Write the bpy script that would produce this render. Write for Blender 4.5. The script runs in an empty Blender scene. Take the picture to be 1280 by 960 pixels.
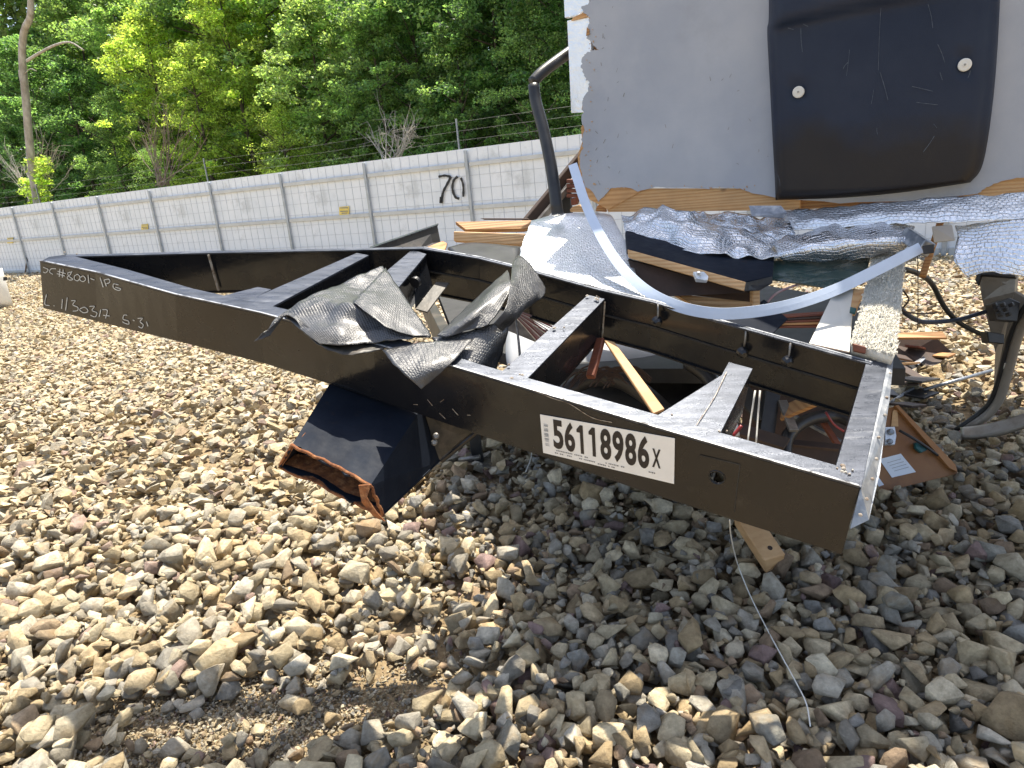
import bpy, bmesh, math, random
import numpy as np
from mathutils import Vector
random.seed(7); rng = np.random.default_rng(7)
S = bpy.context.scene; C = S.collection
R = math.radians
# ------------------------------------------------------------------ camera, sky, sun, exposure
FPX, CAMH = 880.0, 1.70
dn = np.array([285, 3050, 880.]); dn /= np.linalg.norm(dn)          # gravity in camera coordinates (x right, y down, z forward)
Yc = np.array([0, 0, 1.]) - dn[2]*dn; Yc /= np.linalg.norm(Yc); Zc = -dn; Xc = np.cross(Yc, Zc)
M = np.array([Xc, Yc, Zc]); O = np.array([0, 0, CAMH])
cd = bpy.data.cameras.new('camera'); cam = bpy.data.objects.new('camera', cd); C.objects.link(cam); S.camera = cam
cd.sensor_width = 36; cd.lens = 36*FPX/1280; cd.clip_start = 0.05; cd.clip_end = 3000
from mathutils import Matrix
mw = Matrix.Identity(4)
for i in range(3):
    mw[i][0] = M[i][0]; mw[i][1] = -M[i][1]; mw[i][2] = -M[i][2]; mw[i][3] = O[i]
cam.matrix_world = mw
S.render.resolution_x = 1024; S.render.resolution_y = 768
AZ, EL = R(30), math.atan(1/0.33)
w = bpy.data.worlds.new('World'); S.world = w; w.use_nodes = True
sk = w.node_tree.nodes.new('ShaderNodeTexSky'); sk.sky_type = 'NISHITA'; sk.sun_disc = False
sk.sun_elevation = EL; sk.sun_rotation = AZ; sk.air_density = 1.0; sk.dust_density = 2.0; sk.ozone_density = 1.0
bg = w.node_tree.nodes['Background']; bg.inputs[1].default_value = 0.14
hs = w.node_tree.nodes.new('ShaderNodeHueSaturation'); hs.inputs['Saturation'].default_value = .78
w.node_tree.links.new(sk.outputs[0], hs.inputs['Color']); w.node_tree.links.new(hs.outputs[0], bg.inputs[0])
sd = bpy.data.lights.new('sun', 'SUN'); sd.energy = 5.0; sd.angle = R(0.5); sd.color = (1, .925, .79)
so = bpy.data.objects.new('sun', sd); C.objects.link(so)
sv = Vector((math.sin(AZ)*math.cos(EL), math.cos(AZ)*math.cos(EL), math.sin(EL)))
so.rotation_euler = sv.to_track_quat('Z', 'Y').to_euler(); so.location = (3, 6, 20)
S.view_settings.view_transform = 'Standard'; S.view_settings.look = 'None'; S.view_settings.gamma = 1
S.view_settings.exposure = 1.05
# ------------------------------------------------------------------ pixel -> place helpers
def ray(x, y): return np.array([(x-640)/FPX, (y-480)/FPX, 1.])
def W(x, y, z): return M@(ray(x, y)*z) + O
def G(x, y, h=0.0):
    v = M@ray(x, y); return v*((h-CAMH)/v[2]) + O
NP = np.array([0.00846, 0.79927, 0.55984]); NL = np.linalg.norm(NP); NW = M@NP/NL     # plane of the chassis frame; NW points down out of it
def F(x, y, off=0.0):
    c = ray(x, y); return M@(c/(NP@c)) + O + NW*off
def K_(x, y, o=0.0):
    z = 1/(NP@ray(x, y)); return W(x, y, z+1.9*o)
def onplane(x, y, p, n):
    v = M@ray(x, y); return v*(((p-O)@n)/(v@n)) + O
# ------------------------------------------------------------------ materials
MATS = {}
def nt(name):
    m = bpy.data.materials.new(name); m.use_nodes = True; t = m.node_tree
    return m, t, t.nodes['Principled BSDF'], t.nodes, t.links
def noise(N, L, co, scale, det=4, rough=.6):
    n = N.new('ShaderNodeTexNoise'); n.inputs['Scale'].default_value = scale; n.inputs['Detail'].default_value = det
    n.inputs['Roughness'].default_value = rough; L.new(co, n.inputs['Vector']); return n.outputs['Fac']
def ramp(N, L, fac, stops):
    r = N.new('ShaderNodeValToRGB'); e = r.color_ramp.elements
    while len(e) > len(stops): e.remove(e[-1])
    while len(e) < len(stops): e.new(1)
    for k, (p, c) in enumerate(stops):
        e[k].position = p; e[k].color = (*c, 1) if len(c) == 3 else c
    L.new(fac, r.inputs[0]); return r.outputs[0]
def mixc(N, L, f, a, b, mode='MIX'):
    m = N.new('ShaderNodeMix'); m.data_type = 'RGBA'; m.blend_type = mode
    for i, v in ((0, f), (6, a), (7, b)):
        if isinstance(v, (int, float)): m.inputs[i].default_value = v
        elif isinstance(v, tuple): m.inputs[i].default_value = (*v, 1)
        else: L.new(v, m.inputs[i])
    return m.outputs[2]
def bump(N, L, h, dist, strength=1.0, prev=None):
    b = N.new('ShaderNodeBump'); b.inputs['Distance'].default_value = dist; b.inputs['Strength'].default_value = strength
    L.new(h, b.inputs['Height'])
    if prev: L.new(prev, b.inputs['Normal'])
    return b.outputs[0]
def mat(name, c1, c2=None, rough=.5, metal=0, sc=6, bsc=0, bd=0.002, r2=None, dust=None, dustamt=(.55, .75), dsc=5, spec=.5, coat=0, obj=False, stretch=None):
    m, t, P, N, L = nt(name)
    tc = N.new('ShaderNodeTexCoord'); co = tc.outputs['Object']
    if stretch:
        mp = N.new('ShaderNodeMapping'); mp.inputs['Scale'].default_value = stretch; L.new(co, mp.inputs[0]); co = mp.outputs[0]
    f = noise(N, L, co, sc, 6)
    col = ramp(N, L, f, [(.35, c1), (.65, c2 or c1)])
    if dust:
        d = noise(N, L, co, dsc, 8, .7); dr = ramp(N, L, d, [(dustamt[0], (0, 0, 0)), (dustamt[1], (1, 1, 1))])
        col = mixc(N, L, dr, col, dust)
    L.new(col, P.inputs['Base Color'])
    P.inputs['Metallic'].default_value = metal; P.inputs['Specular IOR Level'].default_value = spec
    if coat: P.inputs['Coat Weight'].default_value = coat; P.inputs['Coat Roughness'].default_value = .08
    if r2 is not None:
        rr = ramp(N, L, noise(N, L, co, sc*2.3, 5), [(.35, (rough,)*3), (.65, (r2,)*3)]); L.new(rr, P.inputs['Roughness'])
    else: P.inputs['Roughness'].default_value = rough
    if bsc: L.new(bump(N, L, noise(N, L, co, bsc, 4), bd), P.inputs['Normal'])
    MATS[name] = m; return m
mat('black_paint', (.006, .007, .009), (.013, .013, .015), .16, 0, 3, 60, .0006, r2=.36, dust=(.055, .05, .045), dustamt=(.62, 1.0), dsc=14, coat=.2, spec=.36)
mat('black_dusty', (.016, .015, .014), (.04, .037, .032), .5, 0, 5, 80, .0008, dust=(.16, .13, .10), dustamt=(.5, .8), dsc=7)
mat('dark_steel', (.007, .010, .018), (.012, .017, .028), .6, 0, 8, 90, .0006, r2=.75, dust=(.04, .028, .02), dustamt=(.62, .8), dsc=9, spec=.12)
mat('flange_steel', (.035, .042, .058), (.075, .085, .11), .25, .5, 9, 160, .0005, r2=.46, dust=(.34, .35, .37), dustamt=(.58, .9), dsc=7, stretch=(1, 6, 1))
mat('weld_dirt', (.45, .42, .36), (.16, .10, .06), .8, 0, 60, 200, .002)
mat('edge_highlight', (.55, .57, .60), (.30, .32, .35), .35, .5, 18, 90, .0005, dust=(.05, .05, .055), dustamt=(.50, .62), dsc=20)  # pale colour standing in for highlights on the frame edges
mat('galvanised', (.18, .20, .23), (.30, .32, .35), .38, .6, 30, 150, .0006, dust=(.66, .66, .64), dustamt=(.5, .8), dsc=18)
mat('rust', (.30, .11, .035), (.10, .035, .015), .9, 0, 35, 90, .003, dust=(.42, .20, .08), dustamt=(.5, .7), dsc=50)
mat('wall_skin', (.325, .35, .40), (.39, .41, .45), .55, 0, 4, 500, .0008, dust=(.27, .28, .30), dustamt=(.56, .9), dsc=1.6)
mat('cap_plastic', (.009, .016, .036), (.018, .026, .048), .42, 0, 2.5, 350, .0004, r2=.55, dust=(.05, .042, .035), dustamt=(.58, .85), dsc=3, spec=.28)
mat('scratch', (.09, .105, .13), (.04, .05, .065), .7, 0, 80)
mat('zinc', (.72, .74, .78), (.55, .57, .6), .3, .5, 60)
mat('white_trim', (.52, .60, .73), (.46, .53, .64), .55, 0, 6, 90, .0003, spec=.3)
mat('white_board', (.72, .70, .64), (.62, .60, .54), .6, 0, 6, 60, .0005)
mat('white_panel', (.62, .64, .66), (.50, .52, .54), .35, 0, 2.5, 20, .001)
mat('tank_grey', (.46, .47, .49), (.36, .37, .38), .45, 0, 3, 30, .0008)
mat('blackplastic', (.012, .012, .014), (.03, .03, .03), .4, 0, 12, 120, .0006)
mat('cable_black', (.013, .013, .015), (.03, .03, .032), .45, 0, 9)
mat('cable_blue', (.01, .02, .05), (.02, .035, .07), .4, 0, 9)
mat('wire_pink', (.34, .17, .19), (.30, .24, .23), .5, 0, 40)
mat('wire_red', (.24, .02, .025), (.16, .02, .02), .4, 0, 9)
mat('string_white', (.75, .74, .70), (.6, .6, .55), .7, 0, 50)
mat('teal_plastic', (.01, .10, .10), (.02, .05, .06), .4, 0, 20)
mat('paper', (.74, .78, .84), (.68, .72, .80), .8, 0, 12)
mat('ink', (.012, .010, .010), (.03, .022, .02), .6, 0, 60)
mat('faint_ink', (.10, .10, .11), (.3, .3, .3), .7, 0, 200)
mat('sticker', (.80, .80, .78), (.74, .74, .72), .35, 0, 20)
mat('chalk', (.62, .64, .63), (.40, .41, .41), .9, 0, 160)
mat('spray_paint', (.012, .012, .013), (.03, .03, .03), .7, 0, 10)
mat('yellow_sign', (.75, .55, .05), (.72, .60, .25), .5, 0, 12)
mat('fence_panel', (.80, .83, .87), (.71, .75, .79), .5, 0, 1.2, 8, .004, dust=(.40, .42, .42), dustamt=(.6, .8), dsc=.8)
mat('fence_rail', (.58, .59, .58), (.47, .48, .47), .55, .2, 3, 0)
mat('fence_steel', (.44, .47, .50), (.34, .37, .39), .45, .5, 5, 0)
mat('fence_wire', (.50, .54, .58), (.42, .45, .49), .5, .1, 5, 0)
mat('barbed', (.20, .21, .21), (.12, .12, .12), .5, .5, 5, 0)
mat('bark', (.12, .095, .07), (.05, .04, .03), .9, 0, 9, 30, .02, stretch=(1, 1, .25))
mat('pale_bark', (.48, .45, .40), (.28, .25, .21), .9, 0, 6, 40, .02, stretch=(1, 1, .3))
mat('twig', (.26, .20, .16), (.16, .12, .09), .9, 0, 8)
mat('carpet', (.80, .76, .66), (.68, .64, .54), .95, 0, 60, 300, .004)
mat('brown_panel', (.22, .09, .025), (.27, .12, .035), .5, 0, 5, 200, .0004, dust=(.16, .06, .02), dustamt=(.55, .8), dsc=8)
mat('red_wood', (.20, .055, .02), (.11, .03, .015), .55, 0, 7, 60, .001, stretch=(1, 8, 8))
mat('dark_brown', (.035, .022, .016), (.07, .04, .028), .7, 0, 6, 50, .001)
mat('beige_metal', (.26, .24, .21), (.34, .31, .27), .4, .3, 4, 60, .0004, dust=(.15, .12, .09), dustamt=(.5, .8), dsc=6)
mat('boat_white', (.78, .78, .76), (.7, .7, .68), .3, 0, 3)
mat('tarnish', (.30, .29, .27), (.16, .15, .14), .4, .6, 30)
mat('forest_earth', (.05, .045, .03), (.03, .035, .018), 1, 0, 1.5, 5, .1)
def wood(name, a, b, knot=(.10, .05, .02), s=1.0):
    m, t, P, N, L = nt(name)
    tc = N.new('ShaderNodeTexCoord'); mp = N.new('ShaderNodeMapping'); mp.inputs['Scale'].default_value = (2.2*s, 2.6*s, 34*s)
    L.new(tc.outputs['Object'], mp.inputs[0])
    wv = N.new('ShaderNodeTexWave'); wv.bands_direction = 'Z'; wv.inputs['Scale'].default_value = .8; wv.inputs['Distortion'].default_value = 4.5; wv.inputs['Detail'].default_value = 4
    L.new(mp.outputs[0], wv.inputs[0])
    col = ramp(N, L, wv.outputs['Fac'], [(0, a), (.7, tuple((x+y)/2 for x, y in zip(a, b))), (1, b)])
    vo = N.new('ShaderNodeTexVoronoi'); vo.inputs['Scale'].default_value = 5; L.new(tc.outputs['Object'], vo.inputs[0])
    k = ramp(N, L, vo.outputs['Distance'], [(.05, (1, 1, 1)), (.10, (0, 0, 0))])
    col = mixc(N, L, k, col, knot)
    big = ramp(N, L, noise(N, L, tc.outputs['Object'], 5, 5), [(.35, (.8, .78, .75)), (.7, (1.1, 1.08, 1.05))])
    col = mixc(N, L, 1.0, col, big, 'MULTIPLY')
    L.new(col, P.inputs['Base Color']); P.inputs['Roughness'].default_value = .65
    L.new(bump(N, L, wv.outputs['Fac'], .0005), P.inputs['Normal']); MATS[name] = m
wood('pine', (.62, .40, .20), (.50, .28, .12)); wood('pine_old', (.45, .25, .10), (.30, .14, .05))
wood('plywood', (.62, .37, .17), (.50, .27, .11), s=.6)
mat('pine_plain', (.60, .38, .19), (.47, .27, .12), .65, 0, 9, 60, .0006, stretch=(1, 1, 4))
mat('edge_wood', (.36, .17, .06), (.28, .12, .04), .6, 0, 9, 60, .0006)
def foil(name, base, dirty, rough=.25, cell=60.):
    m, t, P, N, L = nt(name)
    tc = N.new('ShaderNodeTexCoord'); uv = tc.outputs['UV']
    br = N.new('ShaderNodeTexBrick'); br.inputs['Scale'].default_value = 1; br.inputs['Mortar Size'].default_value = .22; br.inputs['Mortar Smooth'].default_value = 1
    br.inputs['Brick Width'].default_value = 1.3; br.inputs['Row Height'].default_value = 1
    mp = N.new('ShaderNodeMapping'); mp.inputs['Scale'].default_value = (cell, cell, cell)
    wn_ = N.new('ShaderNodeTexNoise'); wn_.inputs['Scale'].default_value = 7; wn_.inputs['Detail'].default_value = 4; L.new(uv, wn_.inputs['Vector'])
    va = N.new('ShaderNodeVectorMath'); va.operation = 'MULTIPLY_ADD'; L.new(wn_.outputs['Color'], va.inputs[0]); va.inputs[1].default_value = (.06, .06, .06); L.new(uv, va.inputs[2]); L.new(va.outputs[0], mp.inputs[0]); L.new(mp.outputs[0], br.inputs['Vector'])
    f = noise(N, L, tc.outputs['Object'], 9, 7, .7)
    L.new(ramp(N, L, f, [(.3, base), (.75, dirty)]), P.inputs['Base Color'])
    P.inputs['Metallic'].default_value = .92; P.inputs['Roughness'].default_value = rough
    b1 = bump(N, L, br.outputs['Fac'], -.0015, 1.0)
    b2 = bump(N, L, noise(N, L, tc.outputs['Object'], 38, 5, .7), .006, .8, b1)
    L.new(b2, P.inputs['Normal']); MATS[name] = m
foil('foil', (.86, .88, .91), (.62, .65, .69), .2, 72); foil('foil_white', (.88, .90, .93), (.76, .80, .84), .33, 74)
def membrane():
    m, t, P, N, L = nt('membrane')
    tc = N.new('ShaderNodeTexCoord')
    br = N.new('ShaderNodeTexBrick'); br.inputs['Mortar Size'].default_value = .25; br.inputs['Mortar Smooth'].default_value = 1
    br.inputs['Brick Width'].default_value = 1; br.inputs['Row Height'].default_value = .7; br.inputs['Scale'].default_value = 1
    mp = N.new('ShaderNodeMapping'); mp.inputs['Scale'].default_value = (90, 90, 90); L.new(tc.outputs['UV'], mp.inputs[0]); L.new(mp.outputs[0], br.inputs[0])
    f = noise(N, L, tc.outputs['Object'], 14, 7, .7)
    col = ramp(N, L, f, [(.35, (.016, .017, .020)), (.7, (.045, .046, .05))])
    d = ramp(N, L, noise(N, L, tc.outputs['Object'], 30, 8, .75), [(.60, (0, 0, 0)), (.78, (1, 1, 1))])
    col = mixc(N, L, d, col, (.22, .20, .17))
    L.new(col, P.inputs['Base Color']); P.inputs['Roughness'].default_value = .36; P.inputs['Specular IOR Level'].default_value = .9; P.inputs['Coat Weight'].default_value = .35; P.inputs['Coat Roughness'].default_value = .3
    b1 = bump(N, L, br.outputs['Fac'], -.0009, 1.0); b2 = bump(N, L, noise(N, L, tc.outputs['Object'], 30, 7, .7), .008, .7, b1)
    L.new(b2, P.inputs['Normal']); MATS['membrane'] = m
membrane()
def stone_mat():
    m, t, P, N, L = nt('stone')
    a = N.new('ShaderNodeAttribute'); a.attribute_name = 'Col'
    oi = N.new('ShaderNodeObjectInfo')
    g = N.new('ShaderNodeNewGeometry'); co = g.outputs['Position']
    col = mixc(N, L, 1.0, a.outputs['Color'], oi.outputs['Color'], 'MULTIPLY')
    v = ramp(N, L, noise(N, L, co, 28, 6, .7), [(.32, (.62, .59, .54)), (.68, (1.22, 1.20, 1.15))])
    col = mixc(N, L, 1.0, col, v, 'MULTIPLY')
    sp = ramp(N, L, noise(N, L, co, 9, 3), [(.55, (0, 0, 0)), (.72, (.5, .5, .5))])
    col = mixc(N, L, sp, col, (.36, .24, .11))
    L.new(col, P.inputs['Base Color']); P.inputs['Roughness'].default_value = .82; P.inputs['Specular IOR Level'].default_value = .35
    b0 = bump(N, L, noise(N, L, co, 22, 3, .6), .02, .6); b1 = bump(N, L, noise(N, L, co, 70, 7, .8), .010, .9, b0); L.new(b1, P.inputs['Normal']); MATS['stone'] = m
stone_mat()
def ground_mat():
    m, t, P, N, L = nt('ground_dirt')
    g = N.new('ShaderNodeNewGeometry'); co = g.outputs['Position']
    vo = N.new('ShaderNodeTexVoronoi'); vo.inputs['Scale'].default_value = 15; L.new(co, vo.inputs[0])
    vs = N.new('ShaderNodeSeparateColor'); L.new(vo.outputs['Color'], vs.inputs[0])
    peb = ramp(N, L, vs.outputs[0], [(0, (.16, .12, .08)), (.35, (.30, .24, .15)), (.7, (.40, .33, .21)), (1, (.48, .42, .30))])
    dirt = ramp(N, L, noise(N, L, co, 60, 8, .7), [(.3, (.16, .11, .06)), (.7, (.34, .26, .15))])
    e = N.new('ShaderNodeVectorMath'); e.operation = 'LENGTH'; L.new(co, e.inputs[0])
    mr = N.new('ShaderNodeMapRange'); mr.inputs[1].default_value = 5; mr.inputs[2].default_value = 9; L.new(e.outputs['Value'], mr.inputs[0])
    L.new(mixc(N, L, mr.outputs[0], dirt, peb), P.inputs['Base Color']); P.inputs['Roughness'].default_value = 1
    b1 = bump(N, L, vo.outputs['Distance'], -.03, .8); b2 = bump(N, L, noise(N, L, co, 120, 6, .7), .006, .9, b1)
    L.new(b2, P.inputs['Normal']); MATS['ground_dirt'] = m
ground_mat()
def leaf_mat():
    m, t, P, N, L = nt('leaf')
    a = N.new('ShaderNodeAttribute'); a.attribute_name = 'Col'; oi = N.new('ShaderNodeObjectInfo')
    col = mixc(N, L, 1.0, a.outputs['Color'], oi.outputs['Color'], 'MULTIPLY')
    L.new(col, P.inputs['Base Color']); P.inputs['Roughness'].default_value = .45; P.inputs['Specular IOR Level'].default_value = .4
    tr = N.new('ShaderNodeBsdfTranslucent')
    tcol = mixc(N, L, 1.0, col, (2.3, 2.4, 1.1), 'MULTIPLY'); L.new(tcol, tr.inputs[0])
    mx = N.new('ShaderNodeMixShader'); mx.inputs[0].default_value = .55; L.new(P.outputs[0], mx.inputs[1]); L.new(tr.outputs[0], mx.inputs[2])
    L.new(mx.outputs[0], N['Material Output'].inputs[0]); MATS['leaf'] = m
leaf_mat()
def glass_mat():
    m, t, P, N, L = nt('tinted_glass'); P.inputs['Base Color'].default_value = (.03, .055, .05, 1); P.inputs['Roughness'].default_value = .12
    P.inputs['Specular IOR Level'].default_value = .8; MATS['tinted_glass'] = m
glass_mat()
# ------------------------------------------------------------------ object helpers
def root_loc(p):
    v = Vector((0, 0, 0))
    while p: v += p.location; p = p.parent
    return v
def link(name, me, m=None, parent=None, smooth=False, kind=None):
    o = bpy.data.objects.new(name, me); C.objects.link(o)
    if m and not me.materials: me.materials.append(MATS[m])
    if parent:
        off = root_loc(parent)
        if off.length > 0: me.transform(Matrix.Translation(-off))
        o.parent = parent
    if smooth:
        me.polygons.foreach_set('use_smooth', [True]*len(me.polygons))
    if kind: o['kind'] = kind
    return o
def frombm(name, bm, m, parent=None, smooth=False, kind=None):
    bmesh.ops.recalc_face_normals(bm, faces=bm.faces)
    me = bpy.data.meshes.new(name); bm.to_mesh(me); bm.free(); return link(name, me, m, parent, smooth, kind)
def thing(name, label, cat, loc=(0, 0, 0), group=None):
    o = bpy.data.objects.new(name, None); C.objects.link(o); o.location = Vector([float(v) for v in loc]); o.empty_display_size = .1
    o['label'] = label; o['category'] = cat
    if group: o['group'] = group
    return o
def tag(o, label, cat, group=None):
    o['label'] = label; o['category'] = cat
    if group: o['group'] = group
    return o
def slab(bm, pts, vec, bev=0.0):
    """polygon (world points) thickened along vec"""
    vec = Vector([float(v) for v in vec])
    a = [bm.verts.new([float(c) for c in p]) for p in pts]; b = [bm.verts.new(v.co+vec) for v in a]
    fs = [bm.faces.new(a), bm.faces.new(b[::-1])]
    n = len(a)
    for i in range(n): fs.append(bm.faces.new([a[i], b[i], b[(i+1) % n], a[(i+1) % n]]))
    if bev:
        es = {e for f in fs for e in f.edges}
        bmesh.ops.bevel(bm, geom=list(es), offset=bev, segments=1, affect='EDGES', profile=.5)
    return fs
def sheet_slab(name, pts, th, m, parent=None, bev=.0015, vec=None, flip=1):
    """flat-ish plate: thickness along polygon normal, away from the camera"""
    P = [np.array(p) for p in pts]
    n = np.zeros(3)
    for i in range(len(P)):
        n += np.cross(P[i]-P[0], P[(i+1) % len(P)]-P[0])
    n /= np.linalg.norm(n)+1e-9
    if n@(P[0]-O) < 0: n = -n
    bm = bmesh.new(); slab(bm, P, n*th if vec is None else vec, bev if len(P) <= 6 else 0)
    return frombm(name, bm, m, parent)
def beam(bm, p0, p1, wdt, hgt, up=(0, 0, 1), bev=.003):
    p0 = Vector([float(v) for v in p0]); p1 = Vector([float(v) for v in p1]); up = Vector([float(v) for v in up])
    d = (p1-p0).normalized(); s = d.cross(up).normalized(); u = s.cross(d).normalized()
    pts = [p0+s*a*wdt/2+u*b*hgt/2 for a, b in ((-1, -1), (1, -1), (1, 1), (-1, 1))]
    slab(bm, pts, p1-p0, bev)
def box_obj(name, p0, p1, wdt, hgt, m, parent=None, up=(0, 0, 1), bev=.003):
    bm = bmesh.new(); beam(bm, p0, p1, wdt, hgt, up, bev); return frombm(name, bm, m, parent)
def crom(P, n):
    P = [np.array(p, float) for p in P]; Q = [2*P[0]-P[1]]+P+[2*P[-1]-P[-2]]; out = []
    for i in range(len(P)-1):
        a, b, c, d = Q[i:i+4]
        for k in range(n):
            t = k/n; out.append(.5*((2*b)+(-a+c)*t+(2*a-5*b+4*c-d)*t*t+(-a+3*b-3*c+d)*t**3))
    out.append(P[-1]); return out
def tube(bm, pts, r, sides=8, sm=4, taper=None):
    pts = crom(pts, sm) if sm > 1 and len(pts) > 2 else [np.array(p, float) for p in pts]
    n = len(pts); rings = []; up = np.array([.1, .2, 1.])
    for i, p in enumerate(pts):
        d = pts[min(i+1, n-1)]-pts[max(i-1, 0)]; d /= np.linalg.norm(d)+1e-9
        s = np.cross(d, up); s /= np.linalg.norm(s)+1e-9; u = np.cross(s, d)
        rr = r if taper is None else r+(taper-r)*i/(n-1)
        rings.append([bm.verts.new(p+rr*(math.cos(a)*s+math.sin(a)*u)) for a in [2*math.pi*k/sides for k in range(sides)]])
    for a, b in zip(rings, rings[1:]):
        for k in range(sides): bm.faces.new([a[k], a[(k+1) % sides], b[(k+1) % sides], b[k]])
    if sides > 2: bm.faces.new(rings[0][::-1]); bm.faces.new(rings[-1])
def tube_obj(name, pts, r, m, parent=None, sides=8, sm=4, taper=None):
    bm = bmesh.new(); tube(bm, pts, r, sides, sm, taper); return frombm(name, bm, m, parent, smooth=True)
def vnoise(p, s, seed=0):
    from mathutils import noise as mn
    return mn.noise(Vector((p[0]*s+seed*7.3, p[1]*s+seed*3.1, p[2]*s)))
def patch(name, ctrl, m, parent=None, n=6, th=.002, crinkle=0.0, cs=12, seed=0, ragged=0.0, ridge=False):
    """smooth surface through a grid of world points, thickened"""
    rows = [crom(r, n) for r in ctrl]
    cols = list(zip(*rows)); g = [crom(list(c), n) for c in cols]          # g[j][i]
    nj, ni = len(g), len(g[0])
    A = np.array([[g[j][i] for i in range(ni)] for j in range(nj)])
    du = np.gradient(A, axis=0); dv = np.gradient(A, axis=1); nr = np.cross(du, dv); nr /= np.linalg.norm(nr, axis=2, keepdims=True)+1e-9
    if crinkle:
        for j in range(nj):
            for i in range(ni):
                h = vnoise(A[j, i], cs, seed)+.5*vnoise(A[j, i], cs*2.3, seed+1)
                if ridge: h = 1-abs(h)*2+.3*vnoise(A[j, i], cs*4, seed+3)
                A[j, i] = A[j, i]+nr[j, i]*crinkle*h
    if ragged:
        for j in range(nj):
            for i in (0, ni-1): A[j, i] += ragged*vnoise(A[j, i], 40, 5)*dv[j, i]/ (np.linalg.norm(dv[j, i])+1e-9)
        for i in range(ni):
            for j in (0, nj-1): A[j, i] += ragged*vnoise(A[j, i], 40, 6)*du[j, i]/ (np.linalg.norm(du[j, i])+1e-9)
    bm = bmesh.new(); uvl = bm.loops.layers.uv.new('UVMap')
    U = np.zeros((nj, ni)); V = np.zeros((nj, ni))
    U[1:] = np.cumsum(np.linalg.norm(np.diff(A, axis=0), axis=2), axis=0); V[:, 1:] = np.cumsum(np.linalg.norm(np.diff(A, axis=1), axis=2), axis=1)
    Um = U.mean(axis=1); Vm = V.mean(axis=0)
    front = [[bm.verts.new(A[j, i]) for i in range(ni)] for j in range(nj)]
    side = np.sign(np.sum(nr*(A-O), axis=2)); sgn = 1 if side.mean() > 0 else -1
    back = [[bm.verts.new(A[j, i]+nr[j, i]*th*sgn) for i in range(ni)] for j in range(nj)]
    def quad(vs, uvs):
        f = bm.faces.new(vs)
        for l, q in zip(f.loops, uvs): l[uvl].uv = q
        f.smooth = True
    for j in range(nj-1):
        for i in range(ni-1):
            q = [(Vm[i], Um[j]), (Vm[i], Um[j+1]), (Vm[i+1], Um[j+1]), (Vm[i+1], Um[j])]
            quad([front[j][i], front[j+1][i], front[j+1][i+1], front[j][i+1]], q)
            quad([back[j][i+1], back[j+1][i+1], back[j+1][i], back[j][i]], [q[3], q[2], q[1], q[0]])
    for j in range(nj-1):
        for i in (0, ni-1): quad([front[j][i], back[j][i], back[j+1][i], front[j+1][i]], [(0, 0)]*4)
    for i in range(ni-1):
        for j in (0, nj-1): quad([front[j][i], front[j][i+1], back[j][i+1], back[j][i]], [(0, 0)]*4)
    return frombm(name, bm, m, parent)
def lathe(bm, c, axis, prof, seg=20):
    """prof: list of (radius, height along axis)"""
    axis = np.array(axis, float); axis /= np.linalg.norm(axis); s = np.cross(axis, [.3, .5, .8]); s /= np.linalg.norm(s); u = np.cross(axis, s)
    rings = [[bm.verts.new(np.array(c)+axis*h+r*(math.cos(2*math.pi*k/seg)*s+math.sin(2*math.pi*k/seg)*u)) for k in range(seg)] for r, h in prof]
    for a, b in zip(rings, rings[1:]):
        for k in range(seg): bm.faces.new([a[k], a[(k+1) % seg], b[(k+1) % seg], b[k]])
    bm.faces.new(rings[0]); bm.faces.new(rings[-1][::-1])
def text_mesh(s, bold=0.0, size=1.0):
    cu = bpy.data.curves.new('t', 'FONT'); cu.body = s; cu.size = size; cu.offset = bold; cu.extrude = 0.0; cu.resolution_u = 4
    o = bpy.data.objects.new('t', cu); C.objects.link(o)
    dg = bpy.context.evaluated_depsgraph_get(); me = bpy.data.meshes.new_from_object(o.evaluated_get(dg))
    bpy.data.objects.remove(o); bpy.data.curves.remove(cu); return me
# ------------------------------------------------------------------ ground
bm = bmesh.new()
rr = [0.0, 2, 4, 8, 14, 24, 40, 80, 200, 1500]; prev = None
for r in rr[1:]:
    ring = [bm.verts.new((r*math.cos(2*math.pi*k/48), r*math.sin(2*math.pi*k/48), -.015)) for k in range(48)]
    if prev:
        for k in range(48): bm.faces.new([prev[k], ring[k], ring[(k+1) % 48], prev[(k+1) % 48]])
    else: bm.faces.new(ring)
    prev = ring
gravel_ground = frombm('gravel_ground', bm, 'ground_dirt', kind='structure')
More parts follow.
